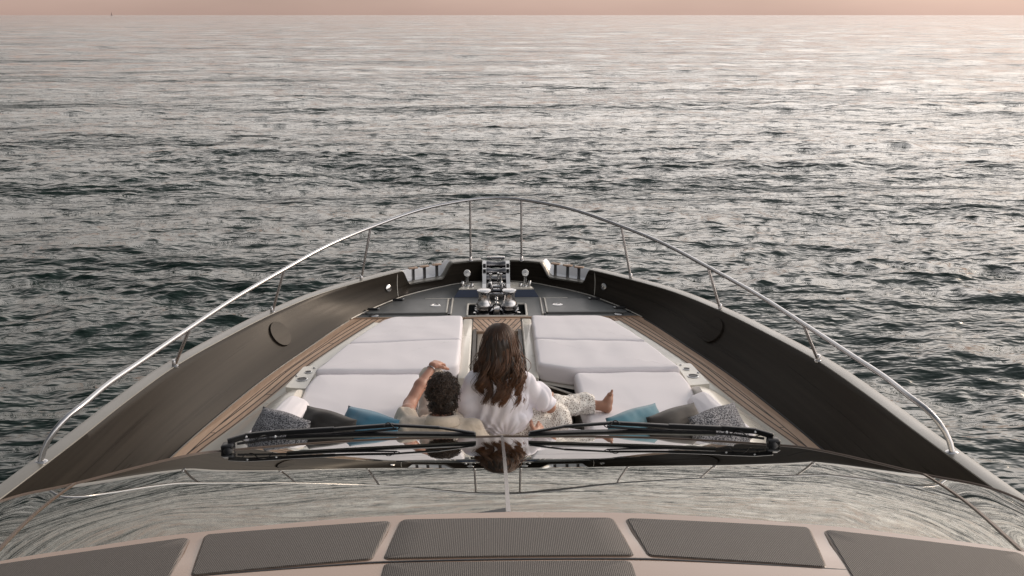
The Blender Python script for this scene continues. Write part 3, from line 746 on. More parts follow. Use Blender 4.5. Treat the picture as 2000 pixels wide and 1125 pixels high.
for i in range(12):
    y = 8.80 + i * .042; z = 2.42 + .02 * math.sin(i * .5) + max(0, y - 9.1) * .2
    t = np.linspace(0, 2 * math.pi, 13); w = .013; l_ = .026
    if i % 2: P = np.stack([w * np.cos(t), y + l_ * np.sin(t), z + 0 * t], 1)
    else: P = np.stack([0 * t, y + l_ * np.sin(t), z + w * np.cos(t)], 1)
    ch.tube(P, .0055, 6, cap=False)
ch.build('anchor_chain', MT['steel'], YA)
# raised mooring platform with two polished spotlights
for sx in (-1, 1):
    pts = [(.135, 9.20), (.39, 9.20), (.335, 9.40), (.135, 9.46)]
    PF = MB().prism([(sx * x, y) for x, y in pts][::sx], 2.455, 2.466).build('bow_platform', MT['cream'], YA, smooth=False, sharp=None)
    V = [(sx * x, y, z) for x, y, z in ((.12, 9.20, 2.456), (.39, 9.20, 2.456), (.44, 9.12, 2.398), (.12, 9.12, 2.398), (.335, 9.40, 2.456), (.40, 9.46, 2.398))]
    MB().add(V, [(0, 1, 2, 3), (1, 4, 5, 2)]).build('platform_skirt', MT['navy'], PF, smooth=False, sharp=None)
    SPT = MB().lathe((sx * .305, 9.30, 2.466), [(.034, 0), (.032, .008), (.018, .014), (.016, .085), (.02, .10)], 18).build('bow_light', MT['steel'], YA)
    MB().lathe((sx * .305, 9.318, 2.60), [(.0, -.03), (.026, -.03), (.036, -.01), (.038, .012), (.034, .018), (0, .020)], 24, axis=(0, -.93, .36)).build('lamp_head', MT['steel'], SPT)
    MB().lathe((sx * .305, 9.298, 2.615), [(.004, 0), (.004, .005)], 8, axis=(0, -.93, .36)).lathe((sx * .307, 9.290, 2.588), [(.004, 0), (.004, .009)], 8, axis=(0, -.93, .36)).build('lens', MT['black'], SPT)
    MB().lathe((sx * .255, 9.27, 2.466), [(.02, 0), (.018, .03), (.01, .04)], 12).build('cleat_horn', MT['steel'], SPT)
    MB().lathe((sx * .352, 9.29, 2.466), [(.02, 0), (.018, .05), (.01, .06)], 12).build('cleat_horn', MT['steel'], SPT)

# ------------------------------------------------------------------ bow rail
RP = [(2.487, 4.56, 2.89), (2.472, 4.585, 2.95), (2.435, 4.62, 3.02), (2.385, 4.70, 3.08), (2.345, 4.86, 3.10), (2.325, 5.15, 3.10), (2.275, 5.5, 3.095), (2.172, 6.17, 3.09), (2.032, 6.86, 3.10), (1.815, 7.61, 3.12), (1.56, 8.28, 3.16), (1.232, 8.84, 3.205), (.79, 9.30, 3.28), (.34, 9.55, 3.33), (0, 9.675, 3.342)]
half = spl(RP, 110); 
full = np.vstack([half, mirx(half)[::-1][1:]])
kk = len(half) - 1   # round off the very front
for it in range(14): full[kk - 12:kk + 13] = (full[kk - 13:kk + 12] + 2 * full[kk - 12:kk + 13] + full[kk - 11:kk + 14]) / 4
BR = MB().tube(full, .0165, 12).build('bow_rail', MT['steel_rail'], YA)
for sx in (-1, 1):
    for (bx, by, bz), (tx, ty, tz) in (((.275, 9.63, 2.66), (.27, 9.60, 3.325)), ((1.345, 8.86, 2.675), (1.232, 8.84, 3.195)), ((1.945, 7.625, 2.74), (1.815, 7.61, 3.11)), ((2.305, 6.18, 2.81), (2.172, 6.17, 3.08))):
        st = MB().tube([(sx * bx, by, bz), (sx * tx, ty, tz)], .0115, 10).build('stanchion', MT['steel_rail'], BR)
        MB().lathe((sx * bx, by, bz - .012), [(.026, 0), (.026, .01), (.018, .016), (.016, .05), (.012, .055)], 16).build('base_socket', MT['steel_rail'], BR)
    MB().lathe((sx * 2.487, 4.56, 2.875), [(.036, 0), (.036, .012), (.024, .02)], 18).build('rail_foot', MT['steel_rail'], BR)

# ------------------------------------------------------------------ windscreen, cowl, roof
Bot = [(0, 4.30, 3.135), (.70, 4.25, 3.145), (1.29, 4.045, 3.20), (1.495, 3.895, 3.24), (1.82, 3.586, 3.28), (2.07, 3.27, 3.33), (2.20, 2.5, 3.37), (2.25, 1.2, 3.40), (2.26, -1.5, 3.42)]
Top = [(0, 2.45, 3.77), (.45, 2.432, 3.767), (.92, 2.375, 3.757), (1.15, 2.33, 3.75), (1.45, 2.255, 3.738), (1.62, 2.10, 3.73), (1.74, 1.6, 3.72), (1.80, .8, 3.72), (1.80, -1.5, 3.72)]
NG = 120
bc = param(Bot, NG); tcv = param(Top, NG)
ay = np.linspace(0, 1, 200); aa = np.interp(ay, [0, .1, .2, .25, .3, .4, .5, .6, .75, 1], [15.6, 15.6, 15.8, 16.1, 16.7, 17.9, 19.0, 19.8, 20.8, 21.8])
aa = np.convolve(np.pad(aa, 8, 'edge'), np.ones(17) / 17, 'valid')
def prof_z(s, x=0.0):   # fraction of the drop at horizontal fraction s; the corners fall away faster under the roof edge
    a_ = aa + .8 + 1.5 * min(abs(x) / 1.4, 1.1) ** 2 * (1 - ay) ** 2
    c_ = np.r_[0, np.cumsum(np.tan(np.radians(a_)))[:-1]]; return np.interp(s, ay, c_ / c_[-1])
sv = np.linspace(0, 1, 60)
Gg = np.array([[np.r_[tcv[i, :2] + (bc[i, :2] - tcv[i, :2]) * s, tcv[i, 2] + (bc[i, 2] - tcv[i, 2]) * prof_z(s, tcv[i, 0])] for s in sv] for i in range(NG)])
Gfull = np.concatenate([mirx(Gg)[::-1], Gg[1:]], 0)
CORN = int(round(4.0 / 8 * (NG - 1)))      # station of the corner seam
mid = NG - 1
def gsheet(i0, i1, name):
    q = MB().sheet(Gfull[i0:i1 + 1]); 
    return q.build(name, MT['glass'], YA, sharp=None)
WS = gsheet(mid - CORN, mid + CORN, 'windshield')
gsheet(0, mid - CORN, 'side_window'); gsheet(mid + CORN, 2 * NG - 2, 'side_window')
gup = np.array([0, 0, .008])
def strip(i, name, w, mt_, par, h=.008):
    P = Gfull[i] ; t = np.gradient(Gfull[:, :, :], axis=0)[i]; t /= np.linalg.norm(t, axis=1)[:, None]
    dn = np.gradient(P, axis=0); nn = np.cross(t, dn); nn /= np.linalg.norm(nn, axis=1)[:, None]
    nn *= np.sign(nn[:, 2])[:, None]
    rows = [P - t * w - nn * .002, P - t * w + nn * h, P + t * w + nn * h, P + t * w - nn * .002]
    return MB().sheet(np.array(rows)).build(name, mt_, par, smooth=False, sharp=None)
strip(mid, 'centre_mullion', .0065, MT['steel_rail'], WS, .006)
for i in (mid - CORN, mid + CORN): strip(i, 'corner_seam', .006, MT['seal'], WS, .004)
MB().tube(Gfull[:, -1] + [0, 0, -.002], .008, 8).build('glass_seal', MT['seal'], YA)
# cowl below the glass, down to the deck
b = Gfull[:, -1]; tb = np.gradient(b[:, :2], axis=0); tb /= np.linalg.norm(tb, axis=1)[:, None]; nb = np.stack([tb[:, 1], -tb[:, 0]], 1)
nb *= np.sign(np.sum(nb * (b[:, :2] - [0, 1.0]), 1))[:, None]
rows = []
for off, z in ((0, 0), (.015, -.03), (.10, -.16), (.20, -.40), (.26, -.75), (.26, -1.0)):
    q = b.copy(); q[:, :2] += nb * off * np.where(np.abs(b[:, 0]) > 1.9, .25, 1)[:, None]; q[:, 2] += z; rows.append(q)
MB().sheet(np.array(rows)).build('cowl', MT['cream'], YA)
# roof panel, gently rising aft
RT = param(Top, NG); rt_full = np.vstack([mirx(RT)[::-1], RT[1:]])
def roof_z(x, y): return 3.77 - .014 * x * x + .09 * (2.45 - .09 * x * x - y)
rows = []
lip = rt_full.copy(); lip[:, 2] -= .02; rows.append(lip)
lip = rt_full.copy(); lip[:, 2] += .006; rows.append(lip)
for s in np.linspace(.015, 1, 60):
    q = rt_full.copy(); ctr = np.array([0, -1.2]); q[:, :2] = q[:, :2] + (ctr - q[:, :2]) * s
    zz = roof_z(q[:, 0], q[:, 1]); q[:, 2] = np.minimum(zz, 3.90) + .006; 
    e = sstep(0, .06, s); q[:, 2] = (rt_full[:, 2] + .008) * (1 - e) + q[:, 2] * e; rows.append(q)
RF = MB().sheet(np.array(rows)).build('roof', MT['roof'], YA)
def rpanel(poly, name, mt_, h0=.006, h1=.016, rad=.02, par=RF):
    P = dense(rpoly(poly, rad), .04)
    if area2(P) < 0: P = P[::-1]
    m = len(P); c = P.mean(0); V = []
    for sc_, h in ((1, h0), (1, h1 - .003), (.985, h1)):
        q = c + (P - c) * sc_; V += [(x, y, roof_z(x, y) + h) for x, y in q]
    for s in (.75, .5, .25): V += [(x, y, roof_z(x, y) + h1) for x, y in c + (P - c) * .985 * s]
    V.append((c[0], c[1], roof_z(*c) + h1)); Fc = []
    for i in range(5):
        for k in range(m): Fc.append((i * m + k, i * m + (k + 1) % m, (i + 1) * m + (k + 1) % m, (i + 1) * m + k))
    for k in range(m): Fc.append((5 * m + k, 5 * m + (k + 1) % m, 6 * m))
    return mk(name, V, Fc, mt_, par, sharp=35)
def grow(poly, d):
    c = np.mean(poly, 0); return [tuple(np.array(p) + np.sign(np.array(p) - c) * d) for p in poly]
cent = [(-.315, 2.405), (.305, 2.40), (.335, 2.172), (-.342, 2.172)]
right = [(.345, 2.398), (.872, 2.352), (.838, 2.118), (.372, 2.172)]
far = [(.915, 2.340), (1.43, 2.235), (1.50, 1.95), (.885, 2.03)]
pan = [cent, right, [(-x, y) for x, y in right], far, [(-x, y) for x, y in far], [(-.335, 2.146), (.32, 2.142), (.33, 1.80), (-.345, 1.80)]]
for p in pan:
    rpanel(grow(p, .004), 'grille_frame', MT['seal'], .002, .0075, .018)
    rpanel(p, 'grille_panel', MT['grille'], .003, .0105, .014)
MB().tube([(x, 2.158 - .02 * x * x - (abs(x) > .36) * (abs(x) - .36) * .06, roof_z(x, 2.158 - .02 * x * x) + .005) for x in np.linspace(-.95, .95, 41)], .0045, 6).build('panel_joint', MT['black'], RF)
MB().prism([(-.10, 2.452), (-.008, 2.452), (-.008, 2.482)], 3.762, 3.772).build('sensor', MT['black'], WS, smooth=False, sharp=None)

# ------------------------------------------------------------------ wipers
_n0 = set(o.name for o in bpy.data.objects)
for sx in (-1, 1):
    WP = MB().box((sx * 1.27, 3.84, 3.315), (.055, .05, .035), bev=.008).lathe((sx * 1.265, 3.83, 3.28), [(.028, 0), (.028, .03), (.016, .045)], 16).build('wiper', MT['black'], YA)
    arm = [(1.27, 3.86, 3.335), (1.20, 3.90, 3.342), (1.05, 3.93, 3.343), (.80, 3.94, 3.352), (.52, 3.95, 3.366), (.30, 3.94, 3.356), (.135, 3.93, 3.332)]
    a_ = np.array(arm) * [sx, 1, 1]
    ww = np.array([.011, .013, .012, .009, .007, .005, .004])
    A = MB()
    for i in range(len(arm) - 1):
        p, q_ = a_[i], a_[i + 1]; d = q_ - p; ln = np.linalg.norm(d)
        hz = (ww[i] + ww[i + 1])
        A.box((p + q_) / 2, (ln + .01, .018, hz), rz=math.atan2(d[1], d[0]), ry=-math.asin(d[2] / ln) * 1.0, bev=.003)
    A.build('wiper_arm', MT['black'], WP)
    A = MB().tube([(sx * 1.24, 3.88, 3.312), (sx * 1.10, 3.92, 3.315), (sx * .9, 3.93, 3.325), (sx * .60, 3.935, 3.345), (sx * .5, 3.94, 3.352)], .006, 8)
    A.build('parallel_arm', MT['black'], WP)
    B = MB(); xs = np.linspace(1.02, .125, 14)
    P = np.array([(sx * x, 3.925 + .006 * math.sin(x * 3), 3.318 + .008 * math.sin((x - .12) / .9 * math.pi)) for x in xs])
    rows = [P + [0, -.012, 0], P + [0, -.014, .012], P + [0, .010, .013], P + [0, .012, 0], P + [0, .0, -.013], P + [0, -.012, 0]]
    B.sheet(np.array(rows)); B.build('wiper_blade', MT['black'], WP)
    t = np.linspace(0, 1, 14)
    H = MB().tube(np.stack([sx * (1.22 - .14 * t), 3.89 + .02 * np.sin(t * 9), 3.325 - .022 * np.sin(t * 7)], 1), .0028, 6)
    H.build('washer_hose', MT['black'], WP)
    H = MB().tube(np.stack([sx * (.56 - .08 * t), 3.935 + .012 * np.sin(t * 6), 3.368 + .012 * np.sin(t * 6.28)], 1), .0028, 6)
    H.build('washer_hose', MT['black'], WP)
    for x_ in (1.195, 1.06): MB().lathe((sx * x_, 3.885, 3.345), [(.005, 0), (.005, .006), (0, .007)], 10, axis=(0, -1, 0)).build('pivot_pin', MT['lens'], WP)

KW = 1.047       # carried forward onto the lower edge of the glass
for o in bpy.data.objects:
    if o.name in _n0 or o.type != 'MESH': continue
    n_ = len(o.data.vertices); a_ = np.empty(n_ * 3); o.data.vertices.foreach_get('co', a_); a_ = a_.reshape(-1, 3)
    c_ = a_.mean(0)
    a_ = np.stack([a_[:, 0] * KW * .982, a_[:, 1] * KW, 5.2 - (5.2 - a_[:, 2]) * KW], 1)
    o.data.vertices.foreach_set('co', a_.ravel()); o.data.update()

# ------------------------------------------------------------------ cushions
def cushion(name, poly, z0, z1, label, r=.035, rad=.05, crown=.012, seed=0, group=None, zf=None, cat='cushion'):
    V, Fc = slab(poly, z0, z1, r, rad, crown, seed, .0026, zf=zf); c = V.mean(0); c[2] = z0
    o = mk(name, V - c, Fc, MT['fabric'], None); o.location = c
    return tag(o, label, cat, group)
GRP = 'white sunpad cushions on the foredeck'
for sx, sd in ((1, 'right'), (-1, 'left')):
    m_ = lambda pts: [(sx * x, y) for x, y in pts]
    cushion('sunpad_cushion', m_([(.312, 7.955), (.93, 7.945), (1.02, 7.86), (1.245, 7.255), (.312, 7.335)]), 2.455, 2.585,
            f'white sunpad cushion at the front of the {sd} hand pad, nearest the windlass', r=.022, rad=[.03, .04, .04, .03, .03], seed=1 + sx, crown=.006, group=GRP)
    cushion('sunpad_cushion', m_([(.308, 7.322), (1.25, 7.240), (1.415, 6.625), (.56, 6.62), (.308, 6.735)]), 2.44, 2.588,
            f'middle white sunpad cushion on the {sd}, between its front and rear cushions', r=.03, rad=[.03, .03, .04, .05, .05], seed=5 + sx, crown=.006, group=GRP)
    cushion('sunpad_cushion', m_([(.575, 6.60), (1.40, 6.605), (1.43, 6.38), (1.40, 5.14), (.60, 5.14)]), 2.41, 2.572,
            ('large white rear seat cushion on the right, under the woman\'s bare foot' if sx > 0 else 'large white rear seat cushion on the left, beside the curly-haired man'), r=.04, rad=[.07, .06, .08, .04, .04], seed=9 + sx, crown=.008, group=GRP)
    b_ = cushion('bolster', m_([(1.31, 5.95), (1.45, 5.98), (1.60, 5.2), (1.37, 5.16)]), 2.575, 2.64,
            f'long white side bolster against the {sd} coaming, next to the grey speckled pillow', r=.035, rad=[.06, .06, .05, .05], seed=13 + sx, crown=.01, zf=lambda x, y: .30 * (np.abs(x) - 1.32), group='side bolsters', cat='bolster')
cushion('seat_cushion', [(-.60, 5.14), (.60, 5.14), (.60, 5.70), (.40, 5.76), (-.40, 5.76), (-.60, 5.70)], 2.385, 2.515,
        'white centre seat cushion that the woman in the white blouse sits on', r=.035, seed=21)

def pillow(c, yaw, roll, lean, m, label, seed, w=.395):
    """square scatter cushion with pulled-out corners, standing on edge"""
    n = 30; g = np.linspace(-1, 1, n); Us, Vs = np.meshgrid(g, g, indexing='ij')
    th = .110 * (np.clip((1 - Us ** 2) * (1 - Vs ** 2), 0, 1)) ** .46
    pin = 1 + .10 * (1 - np.abs(Us) ** 2) * np.abs(Vs) ** 3; pin2 = 1 + .10 * (1 - np.abs(Vs) ** 2) * np.abs(Us) ** 3
    cn = 1 + .06 * np.abs(Us * Vs) ** 5
    X = Us * pin2 * cn * w / 2; Zz = Vs * pin * cn * w / 2
    V = []; 
    for sg in (1, -1):
        P = np.stack([X, sg * th, Zz], -1)
        wr = snoise(np.stack([X, Zz, X * 0 + sg], -1), 5, seed) * .010 + snoise(np.stack([X, Zz * 2.5, X * 0], -1), 12, seed + 5) * .004
        P[..., 1] += sg * wr * (th / .110); V.append(P.reshape(-1, 3))
    V = np.vstack(V); Fc = []
    for s_ in (0, 1):
        for i in range(n - 1):
            for j in range(n - 1):
                f = [i * n + j, (i + 1) * n + j, (i + 1) * n + j + 1, i * n + j + 1]
                f = f[::-1] if s_ == 0 else f
                Fc.append([k + s_ * n * n for k in f])
    def rot(P, a, i, j):
        Q_ = P.copy(); Q_[:, i] = P[:, i] * math.cos(a) - P[:, j] * math.sin(a); Q_[:, j] = P[:, i] * math.sin(a) + P[:, j] * math.cos(a); return Q_
    V = rot(V, roll, 0, 2); V = rot(V, lean, 1, 2); V = rot(V, yaw, 0, 1)
    zb = V[:, 2].min()
    o = mk('throw_pillow', V - [0, 0, zb], Fc, m, None); 
    bm_ = o.data; o.location = (c[0], c[1], c[2])
    import bmesh
    b = bmesh.new(); b.from_mesh(bm_); bmesh.ops.remove_doubles(b, verts=b.verts, dist=.0006); b.to_mesh(bm_); b.free()
    return tag(o, label, 'pillow', 'throw pillows along the backrest')
for sx in (-1, 1):
    s_ = 'left' if sx < 0 else 'right'
    for x_, mk_, nm in ((-1.36 if sx < 0 else 1.36, 'p_grey', 'grey speckled throw pillow, outermost on the ' + s_ + ', in front of the side bolster'),
                        (-1.085 if sx < 0 else 1.105, 'p_black', 'charcoal black throw pillow between the grey and the blue pillow on the ' + s_),
                        (-.83 if sx < 0 else .86, 'p_blue' if sx < 0 else 'p_teal', 'petrol blue throw pillow beside the man, innermost on the left' if sx < 0 else 'pale teal blue throw pillow near the woman\'s foot, innermost on the right')):
        pillow((x_ * 1.0, 5.13, 2.485), sx * .62, -sx * .02, -.50, MT[mk_], nm, int(abs(x_) * 100) + (50 if sx > 0 else 0))

# ------------------------------------------------------------------ people
def lerp(a, b, t): return np.array(a) * (1 - t) + np.array(b) * t
def fingers(S, palm, fdir, side, upn, curl, sc=1.0, k=.006):
    """five fingers from a palm centre. fdir finger direction, side towards the thumb, upn back of hand"""
    f = np.array(fdir, float); f /= np.linalg.norm(f); sd = np.array(side, float); sd -= f * (sd @ f); sd /= np.linalg.norm(sd)
    u = np.array(upn, float); u -= f * (u @ f) + sd * (u @ sd); u /= np.linalg.norm(u); p = np.array(palm, float)
    S.cap(p - f * .035 * sc + sd * .016, p + f * .03 * sc + sd * .022, .017 * sc, .015 * sc, .015)
    S.cap(p - f * .035 * sc - sd * .012, p + f * .028 * sc - sd * .022, .016 * sc, .014 * sc, .015)
    S.cap(p - f * .03 * sc, p + f * .03 * sc, .017 * sc, .015 * sc, .015)
    for o_, ln in ((.030, .066), (.010, .074), (-.010, .070), (-.029, .054)):
        a = p + f * .036 * sc + sd * o_ * sc; d = f; pts = [a]
        for j, q in enumerate((.45, .32, .23)):
            ang = curl * (.6 + .35 * j); d = d * math.cos(ang) - u * math.sin(ang); d /= np.linalg.norm(d); pts.append(pts[-1] + d * ln * q * sc)
        S.chain(pts, [.0095 * sc, .0088 * sc, .008 * sc, .007 * sc], k)
    b0 = p - f * .02 * sc + sd * .030 * sc; d = (f * .6 + sd * .8 - u * .2); d /= np.linalg.norm(d)
    b1 = b0 + d * .035 * sc; d2 = f * .9 + sd * .3 - u * .35; d2 /= np.linalg.norm(d2)
    S.chain([b0, b1, b1 + d2 * .03 * sc, b1 + d2 * .052 * sc], [.013 * sc, .0108 * sc, .0095 * sc, .008 * sc], .01)
def head(S, c, h=.115, face=(0, 1, 0)):
    c = np.array(c, float); f = np.array(face, float); f /= np.linalg.norm(f); r_ = np.array([f[1], -f[0], 0])
    S._ell(c + [0, 0, .018], (.077, .095, .10), .01)
    S.cap(c + f * .03 + [0, 0, -.02], c + f * .045 + [0, 0, -.075], .058, .034, .03)
    S.cap(c + f * .088 + [0, 0, .012], c + f * .108 + [0, 0, -.022], .009, .014, .012)                # nose
    S.cap(c + f * .080 + r_ * .018 + [0, 0, -.052], c + f * .080 - r_ * .018 + [0, 0, -.052], .009, .009, .008)   # lips
    for s_ in (1, -1):
        S.cap(c + f * .080 + r_ * s_ * .02 + [0, 0, .028], c + f * .070 + r_ * s_ * .05 + [0, 0, .028], .010, .010, .012)  # brow
        S._ell(c + f * .078 + r_ * s_ * .032 + [0, 0, .004], (.013, .012, .010), .004)                 # eye
        S._ell(c + r_ * s_ * .078 + f * -.005 + [0, 0, -.005], (.010, .018, .030), .006)                # ear

def strands(paths, name, m, parent, r0, tones, nside=5):
    MBh = MB(); T = []
    for P, tn in zip(paths, tones):
        n = len(P); t = np.linspace(0, 1, n); rr = r0 * (1 - .75 * t ** 2.2)
        MBh.tube(P, rr, nside, cap=False)
        for i in range(n): T += [min(1, max(0, tn[0] + (tn[1] - tn[0]) * t[i]))] * nside
    return mk(name, MBh.V, MBh.F, m, parent, True, tone=T)

# --- woman
WB = (0.02, 5.45, 2.52)
Wm = empty('person', WB, 'woman with long wavy brown hair in white blouse and lace trousers, seated in the middle', 'person')
hc = np.array([.0, 5.475, 3.205])
S = Sdf((-.30, 5.1, 2.40), (.85, 6.15, 3.36), .006)
head(S, hc)
S.cap((0, 5.455, 3.12), (0.01, 5.44, 3.00), .048, .056, .03)
S.chain([(.01, 5.43, 2.98), (.015, 5.425, 2.86), (.015, 5.43, 2.74), (.02, 5.45, 2.63)], [.085, .095, .088, .115], .04, sc=(1.25, .85, 1))
S.cap((-.13, 5.43, 2.98), (.14, 5.43, 2.98), .036, .036, .03)
LA = [(.175, 5.43, 2.965), (.262, 5.47, 2.86), (.325, 5.515, 2.755)]
S.chain(LA, [.036, .038, .036], .02); LH = (.335, 5.72, 2.735)
S.chain([LA[-1], (.335, 5.62, 2.74), LH], [.036, .034, .024], .015)
fingers(S, (.335, 5.765, 2.73), (0, 1, -.05), (-1, 0, 0), (0, 0, 1), .25, .92)
RA = [(-.165, 5.43, 2.965), (-.20, 5.43, 2.82), (-.185, 5.45, 2.70)]
S.chain(RA, [.045, .04, .034], .02); S.chain([RA[-1], (-.17, 5.56, 2.64), (-.14, 5.66, 2.63)], [.034, .03, .022], .015)
fingers(S, (-.13, 5.70, 2.625), (.2, 1, -.1), (1, 0, 0), (0, 0, 1), .3, .92)
# legs: one stretched out over the right pad, one tucked under
LL = [(.11, 5.50, 2.63), (.385, 5.765, 2.64), (.60, 5.84, 2.628), (.70, 5.835, 2.622)]
S.chain(LL, [.085, .058, .042, .031], .02)
S.chain([(.70, 5.835, 2.622), (.742, 5.825, 2.606)], [.031, .030], .015)            # ankle, heel
S.chain([(.738, 5.825, 2.612), (.750, 5.85, 2.650), (.765, 5.872, 2.682)], [.031, .029, .022], .02)   # foot, toes up
for j in range(5):
    o_ = (j - 2) * .0125
    a = np.array((.770, 5.872 + abs(o_) * -.2, 2.684)) + np.array((.30, .5, -.3)) * 0 + np.array((0, .6, -.4)) * o_ * 1.6 + [-.004, 0, 0]
    S.cap(a, a + np.array((.010, .014, .024 - .003 * j)), .0105 - .0012 * j, .0085 - .001 * j, .005)
S.chain([(-.04, 5.50, 2.61), (.30, 5.60, 2.595), (.20, 5.72, 2.575)], [.085, .055, .035], .02)
S.build('body', MT['skin_w'], Wm)
# lace trousers
S = Sdf((-.25, 5.2, 2.45), (.78, 6.1, 2.90), .006)
S.chain([(.09, 5.47, 2.64), (.24, 5.62, 2.645), (.385, 5.765, 2.645), (.50, 5.81, 2.638), (.60, 5.84, 2.632), (.68, 5.838, 2.626)], [.108, .094, .080, .066, .060, .056], .04)
S.chain([(-.04, 5.50, 2.63), (.20, 5.62, 2.635), (.38, 5.64, 2.605), (.26, 5.72, 2.58)], [.112, .100, .088, .07], .04)
S.cap((-.06, 5.44, 2.62), (.11, 5.44, 2.62), .105, .108, .04)
S.disp(lambda P: snoise(P * [1, 1, 1.5], 7, 33) * .006 + snoise(P, 16, 34) * .0025)
S.cut(lambda P: np.maximum((P[..., 0] - .655) , P[..., 2] - 2.80))
S.build('lace_trousers', MT['lace'], Wm)
# loose white blouse
S = Sdf((-.36, 5.2, 2.52), (.42, 5.72, 3.12), .0055)
S.chain([(.01, 5.43, 2.985), (.012, 5.42, 2.88), (.01, 5.42, 2.76), (.02, 5.42, 2.66)], [.098, .118, .128, .118], .05, sc=(1.28, .86, 1))
S.cap((-.15, 5.43, 2.985), (.165, 5.43, 2.985), .058, .058, .04)
S.chain([(.17, 5.43, 2.955), (.25, 5.46, 2.87), (.305, 5.50, 2.785)], [.054, .058, .058], .03)
S.chain([(-.165, 5.43, 2.965), (-.205, 5.42, 2.84), (-.195, 5.42, 2.70), (-.15, 5.42, 2.62)], [.062, .060, .062, .05], .04)
def bf(P):
    x, y, z = P[..., 0], P[..., 1], P[..., 2]
    fan = np.sin((x * 1.0 + (3.0 - z) * .75) * 44 + snoise(P, 3, 41) * 2.0) * .0085 * sstep(3.0, 2.8, z)
    gath = np.sin(np.arctan2(x - .03, 2.62 - z) * 22 + snoise(P, 4, 47)) * .004 * sstep(2.84, 2.70, z)
    return fan + gath + snoise(P * [1, 1, .6], 6, 42) * .006 - np.abs(snoise(P * [1, 1, .5], 9, 43)) * .007
S.disp(bf)
S.cut(lambda P: (2.655 + .35 * (P[..., 0] - .04) ** 2 * 4 * (P[..., 0] > .04) + (P[..., 0] < -.12) * (-.05)) - P[..., 2])
# cuff of the left sleeve is cut square to the arm
S.cut(lambda P: ((P - np.array([.318, 5.51, 2.768])) @ np.array([.52, .28, -.80])))
S.cut(lambda P: .058 - np.linalg.norm((P - np.array([0, 5.46, 3.085])) * [1, 1, .8], axis=-1))
S.build('blouse', MT['blouse'], Wm)
MB().tube([(x, 5.325 + .25 * (x - .02) ** 2, 2.60) for x in np.linspace(-.10, .15, 12)], .012, 8).build('waistband', MT['blouse'], Wm)
# hair: scalp cap, flowing mass, then locks
S = Sdf((-.22, 5.2, 2.82), (.22, 5.62, 3.36), .006)
S._ell(hc + [0, -.012, .026], (.094, .108, .106), .02)
S.chain([(0, 5.42, 3.20), (.0, 5.385, 3.09), (.0, 5.36, 3.00)], [.078, .070, .040], .04, sc=(1.15, .75, 1))
S.cap((.055, 5.41, 3.14), (.06, 5.39, 3.04), .045, .03, .03); S.cap((-.055, 5.41, 3.14), (-.06, 5.39, 3.04), .045, .03, .03)
S.disp(lambda P: np.sin(P[..., 0] * 190 + snoise(P, 5, 3) * 2.6) * .0022 + snoise(P * [1.5, 1, .5], 9, 4) * .004)
V, Fc = S.mesh(); HA = mk('hair', V, Fc, MT['hair_w'], Wm, True, tone=np.full(len(V), .03))
rg = np.random.RandomState(5); paths = []; tones = []
for i in range(1300):
    a = rg.uniform(-2.35, 2.35)          # angle round the head, 0 = straight back
    top = hc + [rg.normal(0, .012), .02, .135]
    ln = rg.uniform(.80, 1.0) * (1 - .22 * abs(a) / 2.35 * (a < 0)); n = 26; t = np.linspace(0, 1, n); P = []
    gx = math.sin(a); gy = -math.cos(a); side = 1 if a > 0 else -1
    lock = int((a + 2.4) * 3.0); lr = np.random.RandomState(lock + 60); ph = lr.uniform(0, 6.28); fr = lr.uniform(17, 23); amp = lr.uniform(.020, .034)
    dr = lr.uniform(-.03, .03); Lx = rg.normal(0, .006); ac = (lock + .5) / 3.0 - 2.4; el_ = lr.uniform(.84, 1.08) + .12 * math.cos(ac)
    for tt in t:
        if tt < .35:
            q = tt / .35 * 1.65      # over the skull
            R_ = .108 + .008 * rg.rand() * 0
            x = gx * .100 * math.sin(q); y = gy * .112 * math.sin(q); z = .03 + .112 * math.cos(q)
            p = hc + [x, y - .006, z]
        else:
            q = (tt - .35) / .65; L_ = .375 * ln * el_
            a_ = a + (ac - a) * .75 * sstep(.1, .9, q); x0, y0 = math.sin(a_) * .100, -math.cos(a_) * .112 - .006
            wide = .98 + .22 * math.sin(min(q * 1.7, 1) * math.pi / 2) - .30 * max(0, q - .55)
            yb = y0 * (1 - q * .12) - .075 * q if y0 < .02 else y0 - .18 * min(1, q * 1.4)
            p = hc + [x0 * wide + dr * q + side * .004, yb, .018 - L_ * q]
        w_ = amp * sstep(.30, .8, tt)
        p = p + np.array([math.sin(ph + fr * tt * ln) * w_ + Lx * tt, math.cos(ph + fr * tt * ln) * w_ * .8, 0])
        P.append(p)
    P = np.array(P); P += (rg.normal(0, 1, 3) * (.006 if i % 14 else .026)) * sstep(.1, .8, t)[:, None]
    paths.append(P); base = rg.uniform(.0, .25) + (rg.rand() < .10) * .3; tones.append((base, base + rg.uniform(.1, .85) * (1.3 if a > .1 else .45)))  # random tones, plus right-hand strands lightened to paint in light from that side
strands(paths, 'hair_locks', MT['hair_w'], Wm, .0029, tones)

